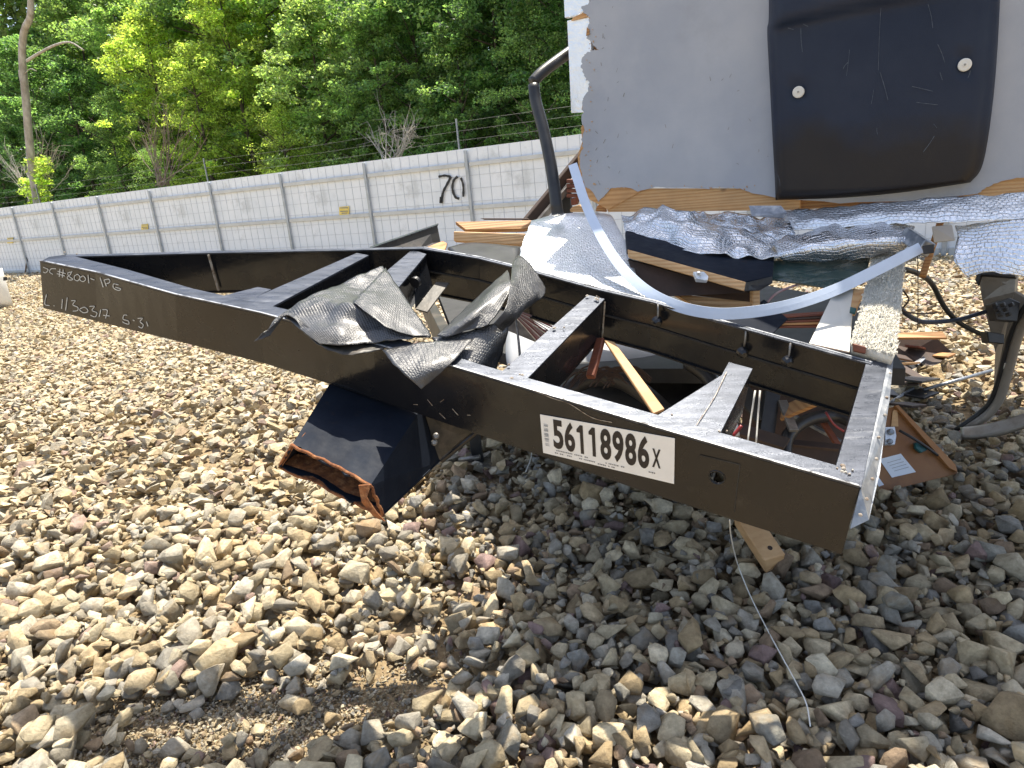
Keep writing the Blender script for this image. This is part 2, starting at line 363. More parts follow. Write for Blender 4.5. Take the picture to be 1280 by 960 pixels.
# stones: shared hull shapes
PAL = np.array([(.42, .355, .24), (.50, .43, .30), (.36, .28, .17), (.55, .49, .37), (.32, .30, .26), (.42, .39, .33), (.27, .265, .25), (.30, .22, .15), (.24, .17, .16), (.46, .37, .24), (.33, .32, .28), (.48, .44, .34)])
PW = np.array([.15, .14, .12, .08, .11, .09, .06, .07, .04, .08, .04, .02]); PW /= PW.sum()
def hull(seed, npts, bev):
    r = random.Random(seed); bm = bmesh.new()
    ax = (1, r.uniform(.62, .95), r.uniform(.42, .75))
    for k in range(npts):
        v = Vector((r.gauss(0, 1), r.gauss(0, 1), r.gauss(0, 1))).normalized()
        p = 2.6; q = (abs(v.x)**p+abs(v.y)**p+abs(v.z)**p)**(1/p); v = v/q*r.uniform(.72, 1.0)
        bm.verts.new((v.x*ax[0], v.y*ax[1], v.z*ax[2]))
    h = bmesh.ops.convex_hull(bm, input=bm.verts)
    bmesh.ops.delete(bm, geom=[g for g in h['geom_interior'] if isinstance(g, bmesh.types.BMVert)], context='VERTS')
    bmesh.ops.dissolve_limit(bm, angle_limit=R(14), verts=bm.verts, edges=bm.edges)
    if bev: bmesh.ops.bevel(bm, geom=list(bm.edges), offset=bev, segments=1, affect='EDGES', profile=.6)
    bmesh.ops.triangulate(bm, faces=bm.faces)
    V = np.array([v.co[:] for v in bm.verts]); Fc = np.array([[v.index for v in f.verts] for f in bm.faces]); bm.free()
    V *= .95/np.abs(V[:, 0]).max(); return V, Fc
HN = [hull(s, 12, .032) for s in range(26)]; HM = [hull(s+40, 11, 0) for s in range(12)]; HF = [hull(s+80, 8, 0) for s in range(8)]
def rotm(n, tilt=.5):
    a = rng.uniform(0, 2*np.pi, n); b = rng.normal(0, tilt, n); c = rng.normal(0, tilt, n)
    ca, sa, cb, sb, cc, sc = np.cos(a), np.sin(a), np.cos(b), np.sin(b), np.cos(c), np.sin(c)
    Rz = np.zeros((n, 3, 3)); Rz[:, 0, 0] = ca; Rz[:, 0, 1] = -sa; Rz[:, 1, 0] = sa; Rz[:, 1, 1] = ca; Rz[:, 2, 2] = 1
    Rx = np.zeros((n, 3, 3)); Rx[:, 0, 0] = 1; Rx[:, 1, 1] = cb; Rx[:, 1, 2] = -sb; Rx[:, 2, 1] = sb; Rx[:, 2, 2] = cb
    Ry = np.zeros((n, 3, 3)); Ry[:, 1, 1] = 1; Ry[:, 0, 0] = cc; Ry[:, 0, 2] = sc; Ry[:, 2, 0] = -sc; Ry[:, 2, 2] = cc
    return Rz@Rx@Ry
def stone_cols(n, pos):
    c = PAL[rng.choice(len(PAL), n, p=PW)]*rng.uniform(.62, 1.25, (n, 1))*1.16
    warm = np.clip((-.2-pos[:, 0])*.6, 0, 1)[:, None]*.22                       # sunlit cream of the left yard put into the stone colour
    return c*(1-warm)+np.array([.50, .42, .27])*rng.uniform(.85, 1.15, (n, 1))*warm
def scatter_mesh(name, hulls, pos, rad, rot, col, kind='stuff', parent=None, smooth=False):
    Vs, Fs, Cs = [], [], []; off = 0; pick = rng.integers(0, len(hulls), len(pos))
    for h, (V, Fc) in enumerate(hulls):
        idx = np.where(pick == h)[0]
        if not len(idx): continue
        P = np.einsum('nij,vj->nvi', rot[idx], V)*rad[idx][:, None, None]+pos[idx][:, None, :]
        nv = len(V); Vs.append(P.reshape(-1, 3)); Fs.append((Fc[None]+(np.arange(len(idx))*nv)[:, None, None]+off).reshape(-1, 3))
        Cs.append(np.repeat(col[idx], nv, axis=0)); off += nv*len(idx)
    V = np.concatenate(Vs); Fc = np.concatenate(Fs).astype(np.int32); Cc = np.concatenate(Cs)
    me = bpy.data.meshes.new(name); me.vertices.add(len(V)); me.vertices.foreach_set('co', V.astype(np.float32).ravel())
    me.loops.add(Fc.size); me.loops.foreach_set('vertex_index', Fc.ravel())
    me.polygons.add(len(Fc)); me.polygons.foreach_set('loop_start', np.arange(0, Fc.size, 3, dtype=np.int32)); me.polygons.foreach_set('loop_total', np.full(len(Fc), 3, dtype=np.int32))
    me.polygons.foreach_set('use_smooth', np.full(len(Fc), smooth, dtype=bool))
    me.update(calc_edges=True)
    at = me.color_attributes.new('Col', 'FLOAT_COLOR', 'POINT'); at.data.foreach_set('color', np.c_[Cc, np.ones(len(Cc))].astype(np.float32).ravel())
    return link(name, me, 'stone', parent, kind=kind)
def project(p):
    q = (p-O)@M; return 640+FPX*q[..., 0]/q[..., 2], 480+FPX*q[..., 1]/q[..., 2], q[..., 2]
# near field: stones dropped one on another into a height map
X0, Y0, X1, Y1, RES = -4.6, 1.15, 4.6, 6.2, .012
gx, gy = int((X1-X0)/RES), int((Y1-Y0)/RES); HMAP = np.zeros((gx, gy))
def sandy(x, y):
    return np.exp(-(((x+1.0)/.68)**2+((y-2.0)/.30)**2)**2)+.8*np.exp(-(((x+.42)/.22)**2+((y-2.35)/.42)**2)**1.5)
def drop(n, rlo, rhi, mask, base=0.0):
    out = []
    for _ in range(n):
        y = Y0+.05+(Y1-Y0-.1)*random.random()**1.15; x = random.uniform(-.92, .92)*y*1.0+random.uniform(-.15, .15)
        if abs(x) > 4.5: continue
        if not mask(x, y): continue
        r = rlo+(rhi-rlo)*random.random()**1.7
        i, j, k = int((x-X0)/RES), int((y-Y0)/RES), max(1, int(r*.8/RES))
        if i-k < 0 or j-k < 0 or i+k+1 >= gx or j+k+1 >= gy: continue
        win = HMAP[i-k:i+k+1, j-k:j+k+1]; zz = np.quantile(win, .55)
        if zz > .085: continue
        c = r*.55; z = zz+c*.62
        a = np.arange(-k, k+1)*RES/r; d2 = a[:, None]**2+a[None]**2
        top = z+c*np.sqrt(np.clip(1-d2, 0, 1)); HMAP[i-k:i+k+1, j-k:j+k+1] = np.where(d2 < .75, np.maximum(win, top), win)
        out.append((x, y, z, r))
    return out
def dens(x, y): return random.random() > .93*sandy(x, y)
st = drop(8000, .026, .056, dens)+drop(9500, .018, .069, dens)+drop(7500, .012, .034, lambda x, y: y < 4 and dens(x, y))
st = np.array(st)
pos = st[:, :3].copy(); rad = st[:, 3].copy()
pos[:, 2] += .012*np.array([vnoise((a, b, 0), 1.3) for a, b in pos[:, :2]])
rot = rotm(len(st), .38); col = stone_cols(len(st), pos)
px, py, pz = project(pos); inside = (px > 8) & (px < 1272) & (py < 952) & (py > 60)
order = np.arange(len(st)); score = np.where(inside, rad/pz*(1+.5*(order/len(st))), 0)*(pos[:, 2] > .035)
top = np.argsort(-score)[:290]; rest = np.setdiff1d(order, top)
nearm = rest[pos[rest, 1] < 3.7]; midm = rest[pos[rest, 1] >= 3.7]
scatter_mesh('loose_gravel', HN, pos[nearm], rad[nearm], rot[nearm], col[nearm], parent=gravel_ground, smooth=True)
scatter_mesh('distant_gravel', HM, pos[midm], rad[midm], rot[midm], col[midm], parent=gravel_ground)
HB = []
for k, (V, Fc) in enumerate(HN):
    me = bpy.data.meshes.new('stone'); me.from_pydata(V.tolist(), [], Fc.tolist()); me.materials.append(MATS['stone']); me.polygons.foreach_set('use_smooth', [True]*len(Fc))
    at = me.color_attributes.new('Col', 'FLOAT_COLOR', 'POINT'); at.data.foreach_set('color', np.ones(len(V)*4, dtype=np.float32)); HB.append(me)
for q in top:
    o = bpy.data.objects.new('stone', HB[int(q) % len(HB)]); C.objects.link(o); o.parent = gravel_ground
    m4 = Matrix(rot[q].tolist()).to_4x4(); o.matrix_basis = Matrix.Translation(Vector(pos[q].tolist()))@m4@Matrix.Scale(float(rad[q]), 4)
    o.color = (*[float(v) for v in col[q]], 1)
# grit between the stones and in the sandy patches
n = 15000; gxx = rng.uniform(-2.6, 2.0, n); gyy = rng.uniform(1.3, 3.4, n)
keep = rng.random(n) < (.30+.7*np.clip(sandy(gxx, gyy), 0, 1)); gxx, gyy = gxx[keep], gyy[keep]; n = len(gxx)
gp = np.c_[gxx, gyy, rng.uniform(-.006, .008, n)]; gr = rng.uniform(.004, .015, n)
scatter_mesh('grit', HF, gp, gr, rotm(n), stone_cols(n, gp)*.85, parent=gravel_ground)
n = 9000; gxx = rng.normal(-1.05, .42, n); gyy = rng.normal(1.98, .2, n)
gp = np.c_[gxx, gyy, rng.uniform(-.012, .002, n)]; gr = rng.uniform(.003, .010, n)
scatter_mesh('grit', HF, gp, gr, rotm(n), stone_cols(n, gp)*.95, parent=gravel_ground)
# middle and far yard
def ring_field(n, r0, r1, a0, a1, rl, rh, hulls, jitter=.02):
    r = np.sqrt(rng.uniform(r0**2, r1**2, n)); a = rng.uniform(a0, a1, n)
    p = np.c_[r*np.sin(a), r*np.cos(a), rng.uniform(0, jitter, n)]; rd = rl+(rh-rl)*rng.random(n)**1.5
    p = p[(p[:, 1] > Y1-.15) | (np.abs(p[:, 0]) > p[:, 1]*.9)]; n = len(p); rd = rd[:n]
    scatter_mesh('distant_gravel', hulls, p, rd, rotm(n, .3), stone_cols(n, p), parent=gravel_ground)
n = 15000; yy = rng.uniform(.6, 6.3, n); xx = rng.choice([-1, 1], n)*(yy*.88+rng.random(n)*(.4+yy*.7)); k_ = (np.abs(xx) > yy*.93) & ~((np.abs(xx) < 4.5) & (np.abs(xx) < yy*.93))
xx, yy = xx[k_], yy[k_]; n = len(xx); gp = np.c_[xx, yy, rng.uniform(0, .06, n)]
scatter_mesh('distant_gravel', HM, gp, .022+.036*rng.random(n)**1.5, rotm(n, .35), stone_cols(n, gp), parent=gravel_ground)
ring_field(30000, 5.2, 11, R(-46), R(46), .022, .055, HM, .04)
ring_field(26000, 11, 20, R(-42), R(40), .03, .06, HF, .03)
ring_field(16000, 20, 34, R(-42), R(-14), .035, .07, HF, .03)
# ------------------------------------------------------------------ fence
FA = G(38.4, 339.7); FA[:2] *= .97; FH = G(598, 330.5)
fd = (FH-FA); fd[2] = 0; BAY = np.linalg.norm(fd)/7; fd /= np.linalg.norm(fd); fn = np.array([-fd[1], fd[0], 0.]);
if fn@FA < 0: fn = -fn                                                       # away from the camera
FHT = 2.44
def FP(b, h, out=0.0): return FA+fd*(BAY*b)+np.array([0, 0, h])-fn*out
fence = thing('yard_fence', 'long white sheeted fence with steel posts and rails round the gravel yard', 'fence', FP(3, 0))
pan0 = wm0 = post0 = None
def fcopy(o, b):
    c = o.copy(); C.objects.link(c); c.parent = fence; c.location = Vector([float(v) for v in fd*BAY*b]); return c
bm = bmesh.new()
slab(bm, [FP(0, .03, .0), FP(1, .03), FP(1, FHT), FP(0, FHT)], fn*.03); pan0 = frombm('panel', bm, 'fence_panel', fence)
bm = bmesh.new()
for k in range(1, 11): beam(bm, FP(k/11, .05, .004), FP(k/11, FHT-.01, .004), .006, .006, fn, 0)
for k in range(1, 9): beam(bm, FP(.01, k*.27, .005), FP(.99, k*.27, .005), .006, .006, fn, 0)
wm0 = frombm('wire_grid', bm, 'fence_wire', fence, kind='stuff')
bm = bmesh.new(); beam(bm, FP(0, 0, .055), FP(0, FHT-.03, .055), .075, .05, fn, .008); post0 = frombm('post', bm, 'fence_steel', fence)
rails = []
for h in (.06, 1.23, 2.12):
    bm = bmesh.new(); beam(bm, FP(.02, h, .04), FP(.98, h, .04), .09 if h > .1 else .12, .028, fn, .006); rails.append(frombm('rail', bm, 'fence_rail', fence))
for b in range(-4, 16):
    if b: [fcopy(o, b) for o in (pan0, wm0, post0, *rails)]
pole0 = None
for b in (-.6, .66, 3.94, 6.92, 10.2):
    bm = bmesh.new(); beam(bm, FP(b, 1.0, -.06), FP(b, FHT+.62, -.06), .035, .035, fn, .004); frombm('wire_post', bm, 'galvanised', fence)
for h in (.18, .37, .55):
    bm = bmesh.new(); pp = []
    for b in (-3, -.6, .66, 3.94, 6.92, 10.2, 13):
        if pp: pp.append((np.array(pp[-1])+FP(b, FHT+h, -.06))/2-np.array([0, 0, .04]))
        pp.append(FP(b, FHT+h, -.06))
    tube(bm, pp, .003, 4, 4); 
    for k in range(90):
        c = FP(random.uniform(-2, 11), FHT+h-.02, -.06); d = rng.normal(0, .02, 3); beam(bm, c-d, c+d, .004, .004, fn, 0)
    frombm('barbed_wire', bm, 'barbed', fence)
def fence_px(x, y, out=.02): return onplane(x, y, FA-fn*out, fn)
for k, (x, y, s) in enumerate(((430, 264, 6), (180.5, 284, 4), (12.5, 300.5, 3.5))):
    bm = bmesh.new(); slab(bm, [fence_px(x-s, y-s*.9, .04), fence_px(x+s, y-s*1.1, .04), fence_px(x+s, y+s*.9, .04), fence_px(x-s, y+s*1.1, .04)], fn*.012)
    sg = frombm('warning_sign', bm, 'yellow_sign', None)
    tag(sg, ['yellow notice on the fence just left of the sprayed 70', 'small yellow notice on the fence above the left part of the frame', 'yellow notice on the fence at the left edge'][k], 'sign', 'yellow notices on the fence')
    bm = bmesh.new()
    for r_ in (-.75, -.05, .35):
        a0, a1 = (-.8, .8) if r_ < 0 else (-.5, .7)
        slab(bm, [fence_px(x+s*a0, y+s*r_, .046), fence_px(x+s*a1, y+s*(r_-.06), .046), fence_px(x+s*a1, y+s*(r_+.12), .046), fence_px(x+s*a0, y+s*(r_+.18), .046)], fn*.003)
    frombm('print', bm, 'faint_ink', sg, kind='stuff')
def stroke(bm, pts, wpx, fun, nrm, th=.003):
    pts = crom(pts, 5) if len(pts) > 2 else [np.array(p, float) for p in pts]
    L_, R_ = [], []
    for i, p in enumerate(pts):
        d = pts[min(i+1, len(pts)-1)]-pts[max(i-1, 0)]; d = d/(np.linalg.norm(d)+1e-9); s = np.array([-d[1], d[0]])*wpx/2*(1+.15*math.sin(i*1.7))
        L_.append(bm.verts.new(fun(*(p+s)))); R_.append(bm.verts.new(fun(*(p-s))))
    for i in range(len(pts)-1): bm.faces.new([L_[i], L_[i+1], R_[i+1], R_[i]])
bm = bmesh.new(); fp = lambda x, y: fence_px(x, y, .036)
stroke(bm, [(548, 221), (556, 219.5), (563.5, 221)], 2.8, fp, fn); stroke(bm, [(563.5, 221), (559, 230), (554, 240), (551.5, 253)], 3.0, fp, fn)
stroke(bm, [(551.7, 246), (551.4, 254)], 4, fp, fn)
stroke(bm, [(572, 220.5), (567, 226), (565.5, 236), (569, 246), (574, 248.5)], 3.0, fp, fn); stroke(bm, [(576, 222), (579, 232), (579, 246)], 2.6, fp, fn)
frombm('sprayed_number', bm, 'spray_paint', fence)
# ------------------------------------------------------------------ forest
def leaf_mesh(name, centers, csize, n_each, leaf, shade, flat=.55):
    nc = len(centers); c = np.repeat(centers, n_each, axis=0); N_ = len(c)
    d = rng.normal(0, 1, (N_, 3)); d /= np.linalg.norm(d, axis=1, keepdims=True); d *= rng.random((N_, 1))**.45
    d[:, 2] *= flat; c = c+d*np.repeat(csize, n_each)[:, None]
    nrm = rng.normal(0, .6, (N_, 3))+np.array([0, 0, .9]); nrm /= np.linalg.norm(nrm, axis=1, keepdims=True)
    t = np.cross(nrm, rng.normal(0, 1, (N_, 3))); t /= np.linalg.norm(t, axis=1, keepdims=True)+1e-9; b = np.cross(nrm, t)
    s = leaf*rng.uniform(.6, 1.3, (N_, 1))
    V = np.stack([c-t*s*.75, c-b*s*.42+nrm*s*.08, c+t*s*.75-nrm*s*.2, c+b*s*.42+nrm*s*.08], axis=1).reshape(-1, 3)
    Fc = np.arange(N_*4, dtype=np.int32)
    me = bpy.data.meshes.new(name); me.vertices.add(len(V)); me.vertices.foreach_set('co', V.astype(np.float32).ravel())
    me.loops.add(len(Fc)); me.loops.foreach_set('vertex_index', Fc); me.polygons.add(N_)
    me.polygons.foreach_set('loop_start', np.arange(0, N_*4, 4, dtype=np.int32)); me.polygons.foreach_set('loop_total', np.full(N_, 4, dtype=np.int32)); me.update(calc_edges=True)
    cs = np.repeat(shade, n_each); k = (rng.uniform(.45, 1.65, N_)*cs)[:, None]; hue = rng.random((N_, 1))
    colr = (np.array([.125, .19, .10])*(1-hue)+np.array([.20, .245, .10])*hue)*k
    at = me.color_attributes.new('Col', 'FLOAT_COLOR', 'POINT'); at.data.foreach_set('color', np.repeat(np.c_[colr, np.ones(N_)], 4, axis=0).astype(np.float32).ravel())
    me.materials.append(MATS['leaf']); return me
def crown_centers(seed, n, H, base, rad):
    r = np.random.default_rng(seed); out = []; sz = []; sh = []
    for k in range(n):
        t = r.random()**.85; z = base+(H-base)*t
        env = rad*(math.sin(math.pi*min(1, .18+t*.80))**.6)*(1+.35*math.sin(5*t*seed+seed)); a = r.uniform(0, 2*math.pi); q = r.random()**.42
        out.append((env*q*math.cos(a), env*q*math.sin(a), z+r.uniform(-.3, .3))); sz.append(r.uniform(.35, .85)); sh.append(r.uniform(.6, 1.35))
    return np.array(out), np.array(sz), np.array(sh)
TREES = []
for v, (H, base, rad_, nc, lf) in enumerate(((13, .6, 3.0, 190, .13), (14, 1.5, 3.4, 200, .12), (12, .3, 2.6, 180, .10), (15, 1.2, 3.2, 200, .14), (10, .2, 2.4, 170, .09))):
    cc, sz, sh = crown_centers(v+3, nc, H, base, rad_); crown = leaf_mesh('crown', cc, sz, 105, lf, sh)
    bm = bmesh.new(); r = random.Random(v)
    tube(bm, [(0, 0, -.1), (.1*r.uniform(-1, 1), .1, H*.3), (.3*r.uniform(-1, 1), .2*r.uniform(-1, 1), H*.6), (.2, 0, H*.95)], .17, 8, 4, .03)
    for k in range(12):
        z = H*r.uniform(.15, .8); a = r.uniform(0, 6.28); l = rad_*r.uniform(.5, .95)
        tube(bm, [(0, 0, z), (l*.5*math.cos(a), l*.5*math.sin(a), z+.5), (l*math.cos(a), l*math.sin(a), z+1.2)], .06, 5, 3, .015)
    tk = bpy.data.meshes.new('trunk'); bmesh.ops.recalc_face_normals(bm, faces=bm.faces); bm.to_mesh(tk); bm.free(); tk.materials.append(MATS['bark'])
    tk.polygons.foreach_set('use_smooth', [True]*len(tk.polygons)); TREES.append((crown, tk))
def az_dir(x):
    v = M@ray(x, 480-253-.0934*(x-616)); v = v.copy(); v[2] = 0; return v/np.linalg.norm(v)
def fence_dist(x):
    d = az_dir(x); return (FA@fn)/(d@fn)
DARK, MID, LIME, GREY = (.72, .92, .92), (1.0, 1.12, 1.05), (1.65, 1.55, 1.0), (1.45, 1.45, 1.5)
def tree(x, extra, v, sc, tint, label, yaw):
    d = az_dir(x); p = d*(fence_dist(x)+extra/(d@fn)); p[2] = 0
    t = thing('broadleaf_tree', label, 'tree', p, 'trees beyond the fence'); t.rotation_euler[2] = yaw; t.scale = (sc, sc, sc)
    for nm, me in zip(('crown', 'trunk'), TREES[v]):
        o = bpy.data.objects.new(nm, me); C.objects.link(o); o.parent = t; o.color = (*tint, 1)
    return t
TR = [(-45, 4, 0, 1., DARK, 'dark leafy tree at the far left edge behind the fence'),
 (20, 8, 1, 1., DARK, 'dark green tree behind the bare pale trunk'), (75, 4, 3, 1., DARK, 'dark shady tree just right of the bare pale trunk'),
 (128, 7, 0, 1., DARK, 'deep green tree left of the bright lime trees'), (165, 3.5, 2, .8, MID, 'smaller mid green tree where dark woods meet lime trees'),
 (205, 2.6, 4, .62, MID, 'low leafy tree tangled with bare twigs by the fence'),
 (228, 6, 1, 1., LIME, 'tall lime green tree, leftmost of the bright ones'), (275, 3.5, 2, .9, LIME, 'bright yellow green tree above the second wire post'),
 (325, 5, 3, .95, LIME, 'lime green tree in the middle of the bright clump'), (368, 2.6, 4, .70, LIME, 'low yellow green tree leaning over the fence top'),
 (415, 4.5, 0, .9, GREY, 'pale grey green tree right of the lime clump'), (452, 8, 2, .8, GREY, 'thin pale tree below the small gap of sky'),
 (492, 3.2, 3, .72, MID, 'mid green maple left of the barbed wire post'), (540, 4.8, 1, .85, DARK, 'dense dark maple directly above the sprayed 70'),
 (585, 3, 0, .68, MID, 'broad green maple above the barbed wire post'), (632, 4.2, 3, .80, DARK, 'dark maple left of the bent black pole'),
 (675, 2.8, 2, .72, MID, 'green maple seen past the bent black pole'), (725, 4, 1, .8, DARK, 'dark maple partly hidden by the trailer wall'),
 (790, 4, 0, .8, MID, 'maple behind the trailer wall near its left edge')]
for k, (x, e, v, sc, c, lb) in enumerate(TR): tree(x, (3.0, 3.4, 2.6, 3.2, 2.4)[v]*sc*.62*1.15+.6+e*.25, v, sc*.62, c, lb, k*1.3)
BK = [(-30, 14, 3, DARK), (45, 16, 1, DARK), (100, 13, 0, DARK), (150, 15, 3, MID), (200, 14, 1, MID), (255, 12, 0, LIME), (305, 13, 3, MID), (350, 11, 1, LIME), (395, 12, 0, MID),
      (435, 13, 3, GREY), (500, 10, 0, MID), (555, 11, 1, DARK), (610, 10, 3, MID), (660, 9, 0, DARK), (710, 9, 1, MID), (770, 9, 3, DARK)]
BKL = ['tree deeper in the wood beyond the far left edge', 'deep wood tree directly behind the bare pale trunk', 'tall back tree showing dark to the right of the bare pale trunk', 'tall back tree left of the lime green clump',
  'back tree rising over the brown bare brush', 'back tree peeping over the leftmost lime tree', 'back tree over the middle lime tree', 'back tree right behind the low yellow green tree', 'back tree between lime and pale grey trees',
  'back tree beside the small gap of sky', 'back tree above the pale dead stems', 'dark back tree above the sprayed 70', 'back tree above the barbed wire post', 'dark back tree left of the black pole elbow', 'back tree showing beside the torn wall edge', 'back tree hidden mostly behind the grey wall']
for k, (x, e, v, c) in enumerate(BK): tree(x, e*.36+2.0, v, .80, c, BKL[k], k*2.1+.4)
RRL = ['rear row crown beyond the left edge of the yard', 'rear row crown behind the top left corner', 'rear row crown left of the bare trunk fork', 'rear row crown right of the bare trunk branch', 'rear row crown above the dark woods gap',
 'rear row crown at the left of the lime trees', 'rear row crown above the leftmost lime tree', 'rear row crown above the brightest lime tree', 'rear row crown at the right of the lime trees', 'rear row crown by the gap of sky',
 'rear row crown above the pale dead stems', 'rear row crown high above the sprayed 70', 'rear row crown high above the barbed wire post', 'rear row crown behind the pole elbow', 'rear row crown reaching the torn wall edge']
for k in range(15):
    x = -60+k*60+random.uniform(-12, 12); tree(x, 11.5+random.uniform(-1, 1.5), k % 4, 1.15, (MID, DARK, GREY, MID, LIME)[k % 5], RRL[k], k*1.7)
# the wood behind reads as one mass
cc = []
for k in range(1100):
    x = random.uniform(-120, 860); d = az_dir(x)*(fence_dist(x)+random.uniform(19, 30)); cc.append((d[0], d[1], random.uniform(0, 24)))
me = leaf_mesh('far_wood', np.array(cc), np.full(1100, 2.2), 70, .34, rng.uniform(.5, 1.0, 1100)); fw = link('far_wood', me, kind='stuff'); fw.color = (1, 1, 1, 1)
tag(fw, 'dense green wood filling the view behind the nearer trees', 'wood')
bm = bmesh.new(); slab(bm, [FP(-30, .02, -.4), FP(30, .02, -.4), FP(30, .02, -60), FP(-30, .02, -60)], (0, 0, -.03)); frombm('forest_floor', bm, 'forest_earth', kind='structure')
# bare pale tree, left
def behind(x, y, extra): 
    n_ = fn; return onplane(x, y, FA+fn*extra, fn)
BX = .8
pb = behind(48, 268, BX); base_ = pb.copy(); base_[2] = 0
bt = thing('bare_tree', 'slim bare pale trunk with one arching side branch, standing in dark woods', 'tree', base_)
tr_pts = [base_]+[behind(x, y, BX) for x, y in ((47, 255), (38, 190), (33, 130), (28, 75), (30, 40), (38, 20), (38, -15), (36, -60))]
tube_obj('trunk', tr_pts, .15, 'pale_bark', bt, 9, 4, .09)
tube_obj('branch', [behind(x, y, BX) for x, y in ((34, 76), (50, 66), (70, 56), (88, 53), (105, 63))], .055, 'pale_bark', bt, 6, 4, .02)
tube_obj('branch', [behind(x, y, BX) for x, y in ((32, 112), (26, 100), (24, 88))], .06, 'pale_bark', bt, 6, 3, .03)
tube_obj('branch', [behind(x, y, BX) for x, y in ((31, 92), (38, 86), (46, 89))], .02, 'pale_bark', bt, 5, 3, .01)
def brush(name, label, x, y, spread, hpx, nst, m, extra=1.2):
    b0 = behind(x, y, extra); g0 = b0.copy(); g0[2] = 0
    t = thing(name, label, 'bush', g0); bm = bmesh.new(); r = random.Random(int(x))
    for k in range(nst):
        a = r.uniform(-1, 1); top_ = behind(x+a*spread, y-hpx*r.uniform(.5, 1)*(1-.3*abs(a)), extra+r.uniform(-.3, .5)); mid = (b0*.5+top_*.5)+rng.normal(0, .08, 3)
        tube(bm, [b0+rng.normal(0, .12, 3)*(1, 1, .2), mid, top_], .016, 4, 3, .005)
        for q in range(3):
            s = mid*(1-q*.3)+top_*(q*.3); tube(bm, [s, s+(top_-mid)*.35+rng.normal(0, .12, 3), s+(top_-mid)*.6+rng.normal(0, .2, 3)], .008, 3, 2, .003)
    frombm('twigs', bm, m, t, kind='stuff'); return t
brush('bare_brush', 'pale bare brush at the foot of the bare trunk', 44, 252, 48, 95, 26, 'pale_bark')
brush('bare_brush', 'brown bare brush rising left of the second wire post', 205, 232, 55, 110, 22, 'twig')
brush('bare_brush', 'pale tangled dead stems behind the fence left of the 70', 490, 205, 32, 75, 22, 'pale_bark')
cc, sz, sh = [], [], []
for k in range(26):
    x = 42+random.uniform(-10, 16); y = random.uniform(198, 256); cc.append(behind(x, y, .9)); sz.append(.3); sh.append(1.2)
sp_ = thing('sapling', 'small bright green sapling in front of the bare pale trunk', 'tree', base_-fn*1.0)
me = leaf_mesh('crown', np.array(cc), np.array(sz), 40, .10, np.array(sh)); o = link('crown', me, None, sp_); o.color = (*LIME, 1)
tube_obj('trunk', [base_-fn*1.0, behind(44, 235, .9), behind(40, 205, .9)], .03, 'twig', sp_, 5, 3, .01)
# ------------------------------------------------------------------ chassis frame
out_px = [(50, 328), (119, 342), (219, 370), (325, 393), (425, 420), (565, 460), (820, 537), (1074, 611)]
in_px = [(92, 322), (160, 339), (242, 363), (350, 387), (447, 409), (600, 458), (835, 525), (1043, 584)]
tt = [.176, .174, .172, .172, .174, .178, .180, .182]
frame = thing('trailer_frame', 'black steel front frame of a wrecked trailer with white auction sticker and torn ends', 'trailer frame', G(560, 640))
OUT = [F(*p) for p in out_px]; INN = [F(*p) for p in in_px]; TH = .006
def strip(name, A, B, vec, m, parent=frame, bev=True):
    bm = bmesh.new(); vec = np.array(vec)
    a = [bm.verts.new(p) for p in A]; b = [bm.verts.new(p) for p in B]; a2 = [bm.verts.new(p+vec) for p in A]; b2 = [bm.verts.new(p+vec) for p in B]
    for i in range(len(A)-1):
        bm.faces.new([a[i], a[i+1], b[i+1], b[i]]); bm.faces.new([a2[i], b2[i], b2[i+1], a2[i+1]])
        bm.faces.new([a[i], a2[i], a2[i+1], a[i+1]]); bm.faces.new([b[i], b[i+1], b2[i+1], b2[i]])
    bm.faces.new([a[0], b[0], b2[0], a2[0]]); bm.faces.new([a[-1], a2[-1], b2[-1], b[-1]])
    if bev:
        sharp = [e for e in bm.edges if len(e.link_faces) == 2 and e.calc_face_angle(0) > 1]
        bmesh.ops.bevel(bm, geom=sharp, offset=.0022, segments=2, affect='EDGES')
    return frombm(name, bm, m, parent)
dens_ = lambda P, k=6: [P[i]*(1-j/k)+P[i+1]*(j/k) for i in range(len(P)-1) for j in range(k)]+[P[-1]]
def tdens(T, k=6): return [T[i]*(1-j/k)+T[i+1]*(j/k) for i in range(len(T)-1) for j in range(k)]+[T[-1]]
def seg_pt(P, i0, s): return P[i0]*(1-s)+P[i0+1]*s
# near rail: web split so that the round hole is a real opening
SEG = 6                                                       # last polyline segment holds the hole
bot_px = [(54, 383.5), (122, 400.5), (222, 425), (330, 452.5), (430, 484), (562, 529), (810, 614), (1053, 691)]
ZT = [float(((p-O)@M)[2]) for p in OUT]; BOT = [W(x, y, z+.095) for (x, y), z in zip(bot_px, ZT)]
from mathutils.bvhtree import BVHTree
_d = lambda P, k=6: [P[i]*(1-j/k)+P[i+1]*(j/k) for i in range(len(P)-1) for j in range(k)]+[P[-1]]
DO, DB = _d(OUT), _d(BOT); NDO = len(DO)
BVH = BVHTree.FromPolygons([Vector(p.tolist()) for p in DO+DB], [(i, i+1, NDO+i+1, NDO+i) for i in range(NDO-1)])
WN = []
for i in range(len(OUT)-1):
    n_ = np.cross(OUT[i+1]-OUT[i], BOT[i]-OUT[i]+BOT[i+1]-OUT[i+1]); n_ /= np.linalg.norm(n_); n_ = n_ if n_@(OUT[i]-O) > 0 else -n_; WN.append(n_)
